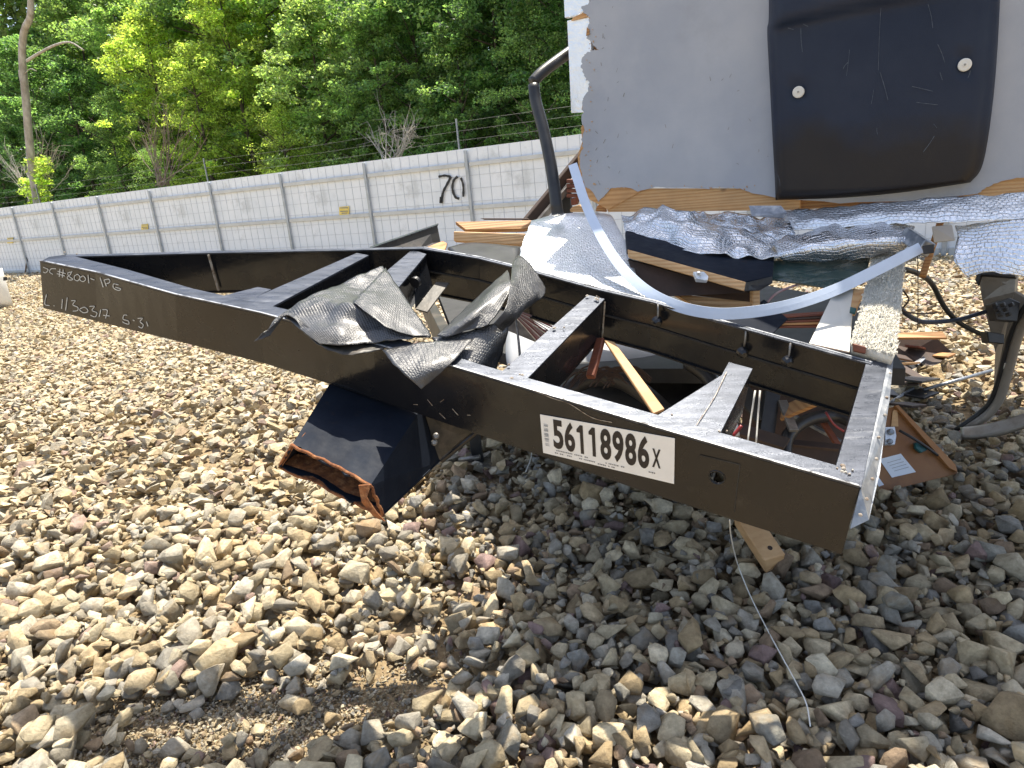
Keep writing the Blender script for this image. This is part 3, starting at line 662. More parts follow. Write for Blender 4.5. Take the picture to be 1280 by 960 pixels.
def web(x, y, off=0.0):
    v = M@ray(x, y); v = v/np.linalg.norm(v); h = BVH.ray_cast(Vector(O.tolist()), Vector(v.tolist()))[0]
    if h is None:
        i = max(0, min(len(OUT)-2, sum(1 for q in out_px[1:] if x > q[0]))); return onplane(x, y, OUT[i], WN[i])-WN[i]*off
    return np.array(h[:])-v*off
def web_smooth(x, y, off=0.0): return web(x, y, off)
hc = web(896, 597); hx = (OUT[7]-OUT[6]); hx /= np.linalg.norm(hx); hy = (BOT[6]+BOT[7]-OUT[6]-OUT[7])/2; hy = hy-hx*(hy@hx); hy /= np.linalg.norm(hy)
s_h = (hc-OUT[6])@hx; t_h = (hc-OUT[6])@hy; Ls = np.linalg.norm(OUT[7]-OUT[6]); rh = .0175
def wp(i, s, t): return seg_pt(OUT, i, s)+NW*t
A = [p for p in OUT[:7]]+[OUT[6]+hx*(s_h-.06)]
def web_strip(pts, ths, name='web'):
    return strip(name, [p+NW*.0 for p in pts], [p+NW*t for p, t in zip(pts, ths)], WN[6]*TH, 'black_paint')
near = thing  # (name kept free)
VD = BOT[6]+(BOT[7]-BOT[6])*((s_h-.06)/Ls)
rail = strip('front_rail', _d(OUT[:7])+[OUT[6]+hx*(s_h-.06)], _d(BOT[:7])+[VD], WN[5]*TH, 'black_paint')
# dent in the rail near its middle
me = rail.data; dc = web(432, 462)-np.array(frame.location); dc2 = web(475, 445)-np.array(frame.location)
for v in me.vertices:
    p = np.array(v.co)
    for c_, r_, a_ in ((dc, .055, .022), (dc2, .07, -.012)):
        d = np.linalg.norm(p-c_); v.co = Vector(v.co)+Vector((WN[4]*a_*math.exp(-(d/r_)**2)).tolist())
E_ = OUT[6]+hx*(s_h+.06)
strip('rail_end_plate', [E_, OUT[7]], [BOT[6]+(BOT[7]-BOT[6])*((s_h+.06)/Ls), BOT[7]], WN[6]*TH, 'black_paint', rail)
bm = bmesh.new()                                             # plate with the hole
K = 32; inner, outer = [], []
for k in range(K):
    a = 2*math.pi*k/K+math.pi/4; ca, sa = math.cos(a), math.sin(a); inner.append(OUT[6]+hx*(s_h+rh*ca)+hy*(t_h+rh*sa))
    q = 1/max(abs(ca), abs(sa)); u = np.clip(ca*q, -1, 1)*.06; vv = sa*q
    tp_ = OUT[6]+hx*(s_h+u); bt_ = BOT[6]+(BOT[7]-BOT[6])*((s_h+u)/Ls); f0 = t_h/np.linalg.norm(bt_-tp_)
    outer.append(tp_+(bt_-tp_)*(f0*(1+vv) if vv < 0 else f0+vv*(1-f0)))
for d in (0, TH):
    pass
vi = [[bm.verts.new(p+WN[6]*d) for p in inner] for d in (0, TH)]; vo_ = [[bm.verts.new(p+WN[6]*d) for p in outer] for d in (0, TH)]
for k in range(K):
    q = (k+1) % K
    bm.faces.new([vi[0][k], vi[0][q], vo_[0][q], vo_[0][k]]); bm.faces.new([vi[1][k], vo_[1][k], vo_[1][q], vi[1][q]]); bm.faces.new([vi[0][k], vi[1][k], vi[1][q], vi[0][q]])
frombm('hole_plate', bm, 'black_paint', rail)
bm = bmesh.new()                                             # raised rim of the hole
for k in range(K):
    pass
tube(bm, [OUT[6]+hx*(s_h+(rh+.001)*math.cos(a))+hy*(t_h+(rh+.001)*math.sin(a))-WN[6]*.0005 for a in [2*math.pi*k/24 for k in range(25)]], .0016, 6, 1)
frombm('hole_rim', bm, 'black_paint', rail)
bm = bmesh.new()                                             # seam of the welded square patch
sq = [(875, 569), (925, 581), (921, 612), (918, 640)]; web2 = lambda x, y: web(x, y, .0016)
stroke(bm, sq[:2], 1.3, web2, None); stroke(bm, sq[1:], 1.1, web2, None); stroke(bm, [(875, 569), (871, 577)], .8, web2, None)
frombm('patch_seam', bm, 'spray_paint', rail)
bm = bmesh.new()
web3 = lambda x, y: web(x, y, .0019)
for s_ in ([(668, 488), (690, 497), (712, 505), (740, 522), (765, 528)],): stroke(bm, s_, .8, web3, None)
for k in range(7):
    x = random.uniform(500, 600); y = 470+(x-500)*.3+random.uniform(-8, 40); stroke(bm, [(x, y), (x+random.uniform(-8, 8), y+random.uniform(-3, 10))], .6, web3, None)
frombm('scratches', bm, 'weld_dirt', rail, kind='stuff')
I2 = [p+NW*0 for p in INN]
strip('top_flange', [p-NW*.0012 for p in dens_(OUT)], [p-NW*.0012 for p in dens_(INN)], -NW*.005, 'flange_steel')
strip('bright_edge', [p-NW*.0066-WN[5]*.0006 for p in dens_(OUT)], [p-NW*.0066+(q-p)*.09 for p, q in zip(dens_(OUT), dens_(INN))], -NW*.0012, 'edge_highlight')  # bright strip paints the highlight along the flange edge
strip('bottom_flange', DB, [b+(i_-o_) for b, i_, o_ in zip(DB, dens_(INN), DO)], NW*.005, 'black_paint')
def rail_c(name, pxs, inward, thk, flw, m='black_paint', top=True, seam=False):
    P = [F(*p) for p in pxs]; D = dens_(P, 3); nn = []
    for i in range(len(D)):
        d = D[min(i+1, len(D)-1)]-D[max(i-1, 0)]; s = np.cross(d, NW); s /= np.linalg.norm(s); s = s if s@inward > 0 else -s; nn.append(s)
    wb = strip(name, D, [p+NW*thk for p in D], nn[0]*.006, m)
    if top: strip('rail_flange', [p-NW*.0015-s*.004 for p, s in zip(D, nn)], [p-NW*.0015+s*flw for p, s in zip(D, nn)], -NW*.005, 'flange_steel')
    strip('rail_flange', [p+NW*thk for p in D], [p+NW*thk+s*flw for p, s in zip(D, nn)], NW*.005, m)
    if seam:
        strip('rail_seam', [p+NW*thk*.47+s*.0068 for p, s in zip(D, nn)], [p+NW*(thk*.47+.006)+s*.0068 for p, s in zip(D, nn)], nn[0]*.003, 'spray_paint')
    return D, nn
toward = -np.array([0, 1, 0.])
far_px = [(84, 321), (175, 319), (262, 316.5), (400, 314), (531, 311)]
rail_c('rear_rail', far_px, toward, .145, .012)
back_px = [(531, 311), (600, 323), (672, 341), (745, 361), (819, 378), (900, 402), (1000, 430), (1090, 455)]
BD, BN = rail_c('rear_rail', back_px, toward, .165, .014, seam=True)
strip('bright_edge', [p-NW*.0068 for p in BD], [p-NW*.0068+q*.004 for p, q in zip(BD, BN)], -NW*.001, 'edge_highlight')  # painted highlight along the rear rail's top edge
strip('tip_plate', [F(50, 328, -.003), F(92, 322, -.003)], [F(62, 322, -.003), F(80, 319.5, -.003)], NW*.17, 'black_paint')
# right end beam
def tubebeam(name, quad, depth, msides='black_paint', mtop='flange_steel', lift=0.0):
    """quad: near-left, near-right, far-right, far-left in photo pixels on the frame plane"""
    q = [F(*p, lift) for p in quad]; bm = bmesh.new(); slab(bm, q, NW*depth, .003); b = frombm(name, bm, msides, frame)
    bm = bmesh.new(); slab(bm, [p-NW*.0025 for p in q], NW*.002, .0006); frombm('top_face', bm, mtop, b); return b  # paler blue-grey plate over the beam's top
tubebeam('end_beam', [(1043, 588), (1076, 612), (1110, 452), (1083, 452)], .13, lift=-.002)
ep = [K_(1110, 450, -.004), K_(1117, 447, -.004), K_(1112, 500, .0), K_(1105, 545, .01), K_(1100, 590, .02), K_(1086, 650, .03), K_(1063, 661, .05), K_(1076, 611, .0)]
sheet_slab('edge_plate', ep, .002, 'galvanised', frame, 0)
bm = bmesh.new()
for x, y in ((1113, 468), (1109, 498), (1107, 520), (1099, 548), (1096, 575), (1091, 600), (1084, 625), (1076, 645)):
    lathe(bm, F(x-1, y, -.002), -NW, [(.004, 0), (.004, .002), (.002, .004)], 8)
frombm('rivet', bm, 'weld_dirt', frame, kind='stuff')
# cross members
tubebeam('cross_member', [(300, 379), (332, 387), (461, 318.5), (446, 315.5)], .10, lift=.004)
tubebeam('cross_member', [(408, 401), (452, 414), (533, 317), (515, 311.5)], .12, lift=.004)
tubebeam('cross_member', [(620, 470), (652, 480), (756, 373), (735, 368)], .145, lift=.004)
tubebeam('cross_member', [(866, 534), (898, 546), (941, 460), (911, 452)], .145, lift=.004)
tubebeam('cross_member', [(252, 366), (292, 374), (337, 352), (320, 349)], .07, lift=.03)
g1 = sheet_slab('gusset', [F(818, 521, .002), F(868, 535, .002), F(912, 462, .002)], .006, 'flange_steel', frame, 0)
sheet_slab('gusset', [K_(518, 330, .01), K_(531, 317, .01), K_(545, 372, .14), K_(520, 385, .13)], .006, 'black_paint', frame)
sheet_slab('gusset', [K_(545, 352, .10), K_(562, 353, .10), K_(534, 390, .12), K_(519, 386, .12)], .006, 'black_dusty', frame)
bm = bmesh.new(); stroke(bm, [(908, 466), (893, 497), (870, 533)], 1.0, lambda x, y: F(x, y, -.0035), None)
frombm('weld_seam', bm, 'weld_dirt', g1)
bm = bmesh.new(); lathe(bm, K_(520, 352, .03), -(BN[0]), [(.018, -.01), (.018, .004), (.013, .006)], 18); frombm('grommet', bm, 'blackplastic', frame)
box_obj('weld_bead', F(262, 318, -.002)+toward*.010, F(262, 318, .14)+toward*.010, .008, .006, 'weld_dirt', frame)
box_obj('weld_bead', F(755.5, 372, .01)+toward*.016, F(755.5, 372, .15)+toward*.016, .005, .005, 'weld_dirt', frame)
for x, y, o_ in ((822, 382, .05), (931, 412, .07), (986, 430, .05)):
    b0 = F(x, y, o_)+toward*.016; bm = bmesh.new(); lathe(bm, b0, toward+np.array([0, 0, -.3]), [(.018, 0), (.014, .012), (.008, .02)], 12); frombm('bolt', bm, 'black_paint', frame)
    tube_obj('paint_drip', [F(x-1, y-3, 0)+toward*.017, F(x, y, .03)+toward*.018, F(x, y, .05)+toward*.02], .003, 'tarnish', frame, 6, 2)
bm = bmesh.new()
for q in range(26):                                         # weld spatter where members meet the rail
    x, y = random.choice([(648, 472), (905, 543), (1060, 592), (1045, 586), (838, 520), (628, 462), (700, 410), (742, 374), (88, 318)]); x += random.uniform(-9, 9); y += random.uniform(-4, 4)
    lathe(bm, F(x, y, -.006), -NW, [(random.uniform(.002, .006), 0), (.002, .003)], 7)
frombm('weld_spatter', bm, 'weld_dirt', frame, kind='stuff')
# outrigger plate behind the rear rail
og = sheet_slab('outrigger', [W(462, 311, 2.75), W(547, 282, 3.1), W(551, 303, 3.1), W(520, 318, 2.9)], .01, 'black_dusty', frame)
strip('bright_edge', [W(462, 310.5, 2.74), W(547, 281, 3.09)], [W(462, 308.5, 2.78), W(548, 279, 3.13)], NW*.006, 'flange_steel', og)  # paler strip along the plate's top edge
# king pin box
pb_ = {k: W(*v) for k, v in dict(A0=(418, 470, 2.15), A1=(530, 505, 2.08), A2=(463, 607, 1.78), A3=(365, 556, 1.85), B1=(550, 577, 2.12), B2=(480, 644, 1.84), B3=(349, 583, 1.94), B0=(425, 520, 2.3)).items()}
def jag(a, b, n, amp, axis):
    out = []
    for k in range(1, n): t = k/n; out.append(a*(1-t)+b*t+axis*random.uniform(-amp, amp))
    return out
axb = (pb_['A2']-pb_['A1']); axb /= np.linalg.norm(axb)
def pwall(name, a, b, c, d, m='dark_steel', amp=.012):
    return sheet_slab(name, [a, b]+jag(b, c, 9, amp, axb)+[c]+[] + [d] if False else [a, b]+jag(b, c, 9, amp, axb)+[c, d], .006, m, pinbox, 0)
pinbox = link('pin_box', bpy.data.meshes.new('pin_box'), None, None)
bpy.data.objects.remove(pinbox)
bm = bmesh.new()
def thin(bm, pts, inward, th=.006): slab(bm, pts, inward*th)
cen = sum(pb_.values())/8
def side(bm, p0, p1, p2, p3, amp=.008):                     # p0-p3 rear edge, p1-p2 torn open edge
    c = (p0+p1+p2+p3)/4; n_ = np.cross(p1-p0, p2-p0); n_ /= np.linalg.norm(n_); n_ = n_ if n_@(cen-c) > 0 else -n_
    thin(bm, [p0, p1]+jag(p1, p2, 10, amp, axb)+[p2, p3], n_)
side(bm, pb_['A0'], pb_['A3'], pb_['A2'], pb_['A1']); side(bm, pb_['A1'], pb_['A2'], pb_['B2'], pb_['B1']); side(bm, pb_['B1'], pb_['B2'], pb_['B3'], pb_['B0'], .02); side(bm, pb_['B0'], pb_['B3'], pb_['A3'], pb_['A0'])
pin = frombm('pin_box', bm, 'dark_steel', frame)
bm = bmesh.new()
cs_ = [pb_['A3'], pb_['A2'], pb_['B2'], pb_['B3'], pb_['A3']]; ring_ = []
for a, b in zip(cs_, cs_[1:]): ring_ += [a]+jag(a, b, 10, .006, axb)
tube(bm, ring_+[ring_[0]], .0045, 6, 1); frombm('rusty_rim', bm, 'rust', pin, smooth=True)
bm = bmesh.new()
ia = cen*.06
for a, b in ((pb_['A3'], pb_['B3']), (pb_['B3'], pb_['B2']), (pb_['A2'], pb_['B2'])):
    mid = (pb_['A3']+pb_['B2'])/2; a2, b2 = a*.965+mid*.035, b*.965+mid*.035
    L_ = .10; slab(bm, [a2, *[p for p in jag(a2, b2, 6, .004, axb)], b2, b2-axb*L_*.8, (a2+b2)/2-axb*L_*1.2, a2-axb*L_*.6], (mid-(a+b)/2)/np.linalg.norm(mid-(a+b)/2)*.002)
frombm('rust_lining', bm, 'rust', pin)
sheet_slab('torn_corner', [W(448, 607, 1.775), W(464, 606, 1.765), W(458, 622, 1.77), W(470, 640, 1.79), W(481, 652, 1.81), W(466, 645, 1.8), W(452, 628, 1.78)], .004, 'rust', pin, 0)
sheet_slab('mount_plate', [W(528, 508, 2.06), W(594, 536, 2.1), W(575, 562, 2.14), W(549, 578, 2.12)], .01, 'black_dusty', frame)
box_obj('mount_brace', W(598, 538, 2.02), W(552, 576, 2.06), .03, .012, 'black_paint', frame)
for x, y in ((545, 545), (543, 553)):
    bm = bmesh.new(); lathe(bm, W(x, y, 2.07), O-W(x, y, 2.07), [(.010, 0), (.010, .006), (.006, .009)], 10); frombm('bolt', bm, 'tarnish', frame)
# auction sticker
sc_ = [web(675, 518, .0035), web(843.5, 548, .0035), web(842.5, 605, .0035), web(679, 566, .0035)]
def stk(s, t, off=0.0):
    p = (sc_[0]*(1-s)+sc_[1]*s)*(1-t)+(sc_[3]*(1-s)+sc_[2]*s)*t; return p-WN[5]*(off+.0)
OFF_ = [0]
bm = bmesh.new(); n_s = 12
g_ = [[bm.verts.new(stk(i/n_s, j/3)) for j in range(4)] for i in range(n_s+1)]
for i in range(n_s):
    for j in range(3): bm.faces.new([g_[i][j], g_[i+1][j], g_[i+1][j+1], g_[i][j+1]])
ext = bmesh.ops.extrude_face_region(bm, geom=bm.faces[:]); bmesh.ops.translate(bm, vec=Vector((WN[5]*.0008).tolist()), verts=[v for v in ext['geom'] if isinstance(v, bmesh.types.BMVert)])
sticker = frombm('auction_sticker', bm, 'sticker', frame)
def put_text(s, s0, s1, t0, t1, bold, m, name, mono=False):
    me = text_mesh(s, bold); co = np.zeros(len(me.vertices)*3, dtype=np.float32); me.vertices.foreach_get('co', co); co = co.reshape(-1, 3)
    mn, mx = co.min(0), co.max(0); u = (co[:, 0]-mn[0])/(mx[0]-mn[0]); v = (co[:, 1]-mn[1])/(mx[1]-mn[1])
    P = np.array([stk(s0+(s1-s0)*a, t1+(t0-t1)*b, .0008) for a, b in zip(u, v)]); me.vertices.foreach_set('co', P.astype(np.float32).ravel()); me.update()
    me.name = name; return link(name, me, m, sticker)
for k, ch in enumerate('56118986'):
    s0 = .095+k*.0925; wd = .078
    if ch == '1':
        bm = bmesh.new(); q = [(s0+.006, .20), (s0+.034, .085), (s0+.056, .085), (s0+.056, .785), (s0+.031, .785), (s0+.031, .27), (s0+.006, .27)]
        bm.faces.new([bm.verts.new(stk(a, b, .0008)) for a, b in q]); frombm('digit', bm, 'ink', sticker)
    else: put_text(ch, s0, s0+wd+.004, .06, .80, .034, 'ink', 'digit')
put_text('X', .845, .905, .30, .72, .028, 'ink', 'letter')
bm = bmesh.new()
for k in range(22):
    t = .22+k*.026; 
    if k % 5 == 3: continue
    wd = random.choice([.012, .007, .016]); v = [stk(.022+.004*(k % 2), t, .0008), stk(.058, t, .0008), stk(.058, t+wd, .0008), stk(.022+.004*(k % 2), t+wd, .0008)]; bm.faces.new([bm.verts.new(p) for p in v])
def rowmarks(s0, s1, t):
    s = s0
    while s < s1:
        l = random.uniform(.006, .012)
        if random.random() > .17: bm.faces.new([bm.verts.new(stk(*q, .0008)) for q in ((s, t), (s+l, t), (s+l, t+.028), (s, t+.028))])
        s += l+.004
rowmarks(.10, .36, .835); rowmarks(.10, .24, .905); rowmarks(.28, .42, .905); rowmarks(.50, .64, .865); rowmarks(.82, .90, .84); rowmarks(.44, .56, .93)
frombm('small_print', bm, 'faint_ink', sticker, kind='stuff')
# chalk writing on the left part of the rail
CH = [[(54, 334), (60, 337), (57, 341), (54, 340)], [(70, 336), (64, 336), (62, 340), (66, 343)], [(75, 336), (74, 346)], [(79, 337), (78, 347)], [(72, 339), (82, 342)], [(71, 342), (81, 345)],
 [(90, 340), (85, 341), (86, 345), (91, 349), (87, 350), (84, 347), (88, 343), (90, 339)], [(93, 345), (97, 343), (100, 347), (97, 351), (93, 349), (93, 345)], [(100, 347), (104, 345), (107, 349), (104, 352), (100, 350), (100, 347)],
 [(110, 343.5), (111, 354)], [(113, 348), (118, 350)], [(125, 347), (129, 359)], [(130, 350), (133, 358)], [(130, 350), (136, 349), (137, 353), (132, 355)], [(148, 356), (142, 355), (142, 360), (148, 363), (151, 361), (144, 359)],
 [(58, 368), (56, 380), (62, 382)], [(67, 382), (68, 382.5)], [(78, 374), (77, 386)], [(84, 372), (82, 388)], [(89, 376), (94, 376), (91, 381), (97, 384), (97, 388), (91, 389)], [(100, 386), (106, 384), (110, 389), (105, 391), (100, 388), (100, 386)],
 [(112, 383), (118, 383), (115, 388), (121, 391), (119, 396), (113, 394)], [(126, 387), (124, 396)], [(128, 387), (134, 388), (132, 398)], [(129, 394), (137, 395)],
 [(159, 394), (155, 394), (154, 399), (160, 401), (161, 405), (156, 404), (153, 402)], [(166, 400), (168, 401)], [(172, 398), (178, 398), (175, 402), (179, 406), (177, 410), (173, 408)], [(183, 402), (185, 408)]]
bm = bmesh.new()
for s_ in CH: stroke(bm, s_, .95, lambda x, y: web(x, y, .0035), None)
frombm('chalk_writing', bm, 'chalk', rail, kind='stuff')
# ------------------------------------------------------------------ torn black underbelly sheet
torn = thing('torn_underbelly_sheet', 'torn woven black underbelly sheet draped crumpled over the middle of the frame', 'plastic sheet', F(470, 420))

patch('draped_fold', [[K_(353, 390, -.015), K_(392, 368, -.035), K_(420, 357, -.03), K_(450, 344, -.03), K_(478, 333, -.02)],
                      [K_(356, 394, -.02), K_(398, 378, -.05), K_(430, 372, -.055), K_(462, 358, -.03), K_(486, 346, -.02)],
                      [K_(362, 400, -.025), K_(405, 392, -.035), K_(441, 384, -.07), K_(474, 376, -.045), K_(501, 364, -.02)],
                      [K_(380, 416, -.02), K_(415, 410, -.045), K_(450, 402, -.04), K_(490, 396, -.05), K_(519, 390, -.015)],
                      [K_(400, 430, -.012), K_(430, 431, -.025), K_(462, 427, -.02), K_(500, 424, -.025), K_(540, 420, -.008)]], 'membrane', torn, 12, .0018, .008, 13, 1, .004)
patch('draped_fold', [[K_(482, 335, -.06), K_(462, 356, -.075), K_(441, 376, -.085)], [K_(500, 362, -.05), K_(480, 380, -.07), K_(462, 392, -.08)], [K_(520, 392, -.035), K_(502, 402, -.045), K_(486, 410, -.055)], [K_(538, 421, -.02), K_(530, 420, -.024), K_(520, 419, -.03)]], 'membrane', torn, 9, .0018, .005, 16, 14, .003)
patch('hanging_flap', [[K_(317, 427, .004), K_(329, 423, .0), K_(338, 419, .0)], [K_(330, 417, -.012), K_(340, 408, -.02), K_(350, 402, -.02)], [K_(340, 405, -.018), K_(352, 392, -.04), K_(360, 394, -.04)],
                       [K_(352, 394, -.02), K_(365, 391, -.04), K_(372, 402, -.035)], [K_(366, 398, -.02), K_(376, 400, -.035), K_(380, 416, -.014)], [K_(392, 412, -.02), K_(395, 415, -.03), K_(404, 432, -.006)]], 'membrane', torn, 8, .0018, .004, 25, 2, .003)
patch('gap_shade', [[K_(380, 417, .002), K_(430, 425, .002), K_(500, 424, .002)], [K_(400, 432, -.004), K_(440, 438, -.004), K_(480, 435, -.004)], [K_(410, 438, .0), K_(440, 443, -.004), K_(476, 438, .0)]], 'black_dusty', torn, 8, .002, .005, 30, 8, .004)  # dark patch paints the shaded gap below the sheet's front edge
patch('hanging_flap', [[K_(478, 437, -.014), K_(530, 428, -.022), K_(592, 424, -.02)], [K_(492, 455, -.02), K_(535, 446, -.026), K_(577, 440, -.022)],
                       [K_(510, 472, -.004), K_(535, 462, -.018), K_(562, 456, -.014)], [K_(527, 487, .02), K_(532, 482, .016), K_(537, 478, .012)]], 'membrane', torn, 9, .0018, .003, 22, 3, .002)
patch('rolled_strip', [[K_(546, 420, -.01), K_(560, 421, -.02), K_(585, 413, -.03), K_(610, 407, -.04)], [K_(565, 400, -.02), K_(585, 398, -.06), K_(605, 393, -.06), K_(622, 392, -.06)],
                       [K_(600, 368, -.03), K_(610, 368, -.08), K_(622, 370, -.09), K_(632, 375, -.08)], [K_(634, 338, -.06), K_(636, 342, -.08), K_(638, 350, -.10), K_(640, 358, -.10)]], 'membrane', torn, 9, .0018, .004, 14, 4, .004)
patch('rolled_strip', [[K_(640, 330, -.07), K_(650, 318, -.06), K_(670, 340, -.04), K_(683, 360, -.01)], [K_(637, 360, -.10), K_(650, 352, -.09), K_(665, 362, -.06), K_(678, 372, -.02)],
                       [K_(632, 385, -.09), K_(640, 390, -.07), K_(650, 392, -.04), K_(660, 385, -.01)], [K_(618, 405, -.06), K_(625, 412, -.03), K_(632, 412, .0), K_(640, 400, .02)]], 'membrane', torn, 9, .0018, .005, 20, 5, .003)
patch('rolled_strip', [[K_(540, 422, .0), K_(585, 414, -.02), K_(640, 396, -.04)], [K_(556, 445, .01), K_(590, 435, .0), K_(634, 418, .0)],
                       [K_(566, 462, .015), K_(595, 458, .03), K_(628, 440, .05)], [K_(575, 470, .03), K_(600, 470, .06), K_(618, 468, .09)]], 'membrane', torn, 9, .0018, .005, 20, 6, .004)
# ------------------------------------------------------------------ trailer front wall (standing behind the frame)
WA = W(730, 200, 2.95); WB = W(1280, 240, 2.30); wd_ = WB-WA; wd_[2] = 0; wd_ /= np.linalg.norm(wd_); wn = np.array([-wd_[1], wd_[0], 0.]); wn = wn if wn@(WA-O) > 0 else -wn
def WL(x, y, out=0.0): return onplane(x, y, WA-wn*out, wn)
wallb = WL(900, 240); wallb = np.array([wallb[0], wallb[1], 0])
wall = thing('trailer_front_wall', 'grey torn front wall of the wrecked camper trailer standing behind its frame', 'trailer wall', wallb)
WTOP = 3.22
skin = [(746, -70), (741, -40), (738, 0), (735, 6), (726, 9), (729, 16), (733, 18), (737, 22), (735, 34), (736, 42), (732, 47), (738, 51), (744, 59), (748, 62), (739, 63), (731, 68), (727, 76), (727, 84), (730, 92), (733, 100), (737, 103), (735, 112), (731, 120), (728, 126), (729, 140), (727, 152), (731, 163), (726, 174), (729, 186), (724, 198), (726, 215), (730, 232), (741, 240), (748, 252), (754, 246), (763, 236), (775, 234), (785, 235), (797, 239), (808, 237), (822, 233), (845, 235), (880, 236), (905, 235), (925, 236), (940, 242), (970, 247), (1050, 254), (1130, 251), (1222, 243), (1230, 236), (1243, 230), (1262, 224), (1280, 221), (1330, 212), (1400, 205)]
skj = []
for a, b in zip(skin, skin[1:]):
    kk = 4 if a[1] > 0 else 1
    for q in range(kk):
        t = q/kk; x, y = a[0]*(1-t)+b[0]*t, a[1]*(1-t)+b[1]*t
        skj.append((x+random.uniform(-1.6, 1.3)*(a[1] > 0 and a[1] < 236), y+random.uniform(-.9, .9)*(a[1] > 0)))
skj.append(skin[-1]); sp = [WL(*p) for p in skj]; tr_ = WA+wd_*2.85; tr_[2] = WTOP; br_ = WL(1400, 205)
tl_ = WL(746, -70).copy(); tl_[2] = WTOP; rb = WA+wd_*2.85; rb[2] = 1.45
poly = [tl_]+sp+[rb, tr_]
bm = bmesh.new(); vs = [bm.verts.new(p) for p in poly]; f_ = bm.faces.new(vs); ex = bmesh.ops.extrude_face_region(bm, geom=[f_])
bmesh.ops.translate(bm, vec=Vector((wn*.006).tolist()), verts=[v for v in ex['geom'] if isinstance(v, bmesh.types.BMVert)])
bmesh.ops.triangulate(bm, faces=[f for f in bm.faces if len(f.verts) > 4]); frombm('skin', bm, 'wall_skin', wall)
def wq(name, pxs, dep, th, m, parent=wall, bev=0.0):
    bm = bmesh.new(); slab(bm, [WL(x, y, -dep) for x, y in pxs], wn*th, bev); return frombm(name, bm, m, parent)
wq('plywood', [(738, -60), (739, 3), (733, 9), (727, 17), (716, 22), (714, 26), (735, 21), (740, 30), (739, 52), (748, 61), (735, 70), (734, 98), (741, 103), (739, 122), (728, 131), (727, 137), (735, 142), (726, 160), (728, 176), (722, 196), (724, 214), (727, 232), (731, 246), (760, 262), (800, 240), (800, -60)], .0075, .006, 'plywood')
wq('foam_board', [(704, -60), (745, -60), (736, 5), (731, 12), (722, 18), (706, 22), (705, 0)], .015, .03, 'foil_white')
wq('foam_board', [(709, 26), (736, 20), (739, 60), (741, 105), (735, 122), (733, 140), (714, 141), (711, 70)], .015, .03, 'foil_white')
wq('sill_board', [(752, 236), (1000, 236), (1000, 262), (968, 263), (760, 265), (755, 255)], .014, .045, 'pine', bev=.002)
wq('sill_board', [(1205, 236), (1290, 218), (1420, 200), (1420, 226), (1300, 241), (1205, 248)], .014, .045, 'pine', bev=.002)
wq('sill_board', [(1000, 240), (1205, 230), (1205, 250), (1000, 262)], .05, .03, 'pine_old')
wq('splinter', [(712, 262), (716, 258), (724, 256), (731, 260), (731, 265), (713, 265)], .03, .03, 'pine', bev=.002)
wq('splinter', [(746, 258), (750, 255), (756, 260), (757, 265), (744, 264)], .03, .02, 'pine_old', bev=.001)
for k, y in enumerate((224, 230, 236, 242)): wq('lath', [(708, y), (722-k*.3, y+.5), (722, y+5), (708, y+5)], .06, .03, 'red_wood', bev=.002)
wq('lath', [(713, 248), (722, 247), (720, 256), (714, 257)], .06, .03, 'red_wood', bev=.002)
wq('dark_lining', [(700, 238), (712, 238), (714, 268), (690, 268)], .10, .02, 'blackplastic')
bm = bmesh.new(); slab(bm, [WL(734, 34, .002), WL(737, 37, .002), WL(737, 43, .002), WL(733, 45, .002)], -wn*.004); frombm('splinter', bm, 'pine_old', wall)
bm = bmesh.new(); rw = random.Random(21)
for k in range(34):
    x, y = rw.choice([(rw.uniform(738, 775), rw.uniform(5, 235)), (rw.uniform(745, 960), rw.uniform(90, 232))]); stroke(bm, [(x, y), (x+rw.uniform(-3, 3), y+rw.uniform(1, 6))], rw.uniform(.3, .8), lambda a, b: WL(a, b, .0015), None)
frombm('scuffs', bm, 'tarnish', wall, kind='stuff')
bm = bmesh.new()
for k in range(46):
    x, y = (rw.uniform(731, 744), rw.uniform(0, 240)) if k < 26 else (rw.uniform(752, 960), rw.uniform(231, 236)); l = rw.uniform(.8, 2.6)
    slab(bm, [WL(x, y, .002), WL(x+l, y+rw.uniform(-1, 1), .004), WL(x+l*.6, y+l*rw.uniform(.5, 1.4), .006)], wn*.001)
frombm('torn_fibres', bm, 'plywood', wall, kind='stuff')
# rear studs, floor and chassis, plus an unseen upper box added for shade
for k, s in enumerate((.1, .7, 1.3, 1.9, 2.5)):
    p = WA+wd_*s+wn*.05; p[2] = 1.62; q = p.copy(); q[2] = WTOP-.02; box_obj('stud', p, q, .09, .04, 'pine_old', wall, wn)
def hb(s, d, z): p = WA+wd_*s+wn*d; p[2] = z; return p
body = thing('trailer_body', 'floor and chassis of the wrecked trailer, with an unseen upper box added for shade', 'trailer body', hb(1.4, 1.2, 0))
sheet_slab('shade_roof', [hb(.05, .12, WTOP), hb(2.8, .12, WTOP), hb(2.8, 3.5, WTOP), hb(.6, 3.5, WTOP)], .05, 'white_panel', body)  # upper box is unseen, added to shade the gravel behind the frame
sheet_slab('shade_side', [hb(2.8, .12, 1.7), hb(2.8, 2.9, 1.55), hb(2.8, 2.9, WTOP), hb(2.8, .12, WTOP)], .04, 'wall_skin', body)
sheet_slab('shade_side', [hb(.55, .9, 1.75), hb(.55, 2.9, 1.7), hb(.55, 2.9, WTOP), hb(.3, .4, WTOP)], .04, 'white_panel', body)
def deckp(x, y, z): return np.array([x, y, z])
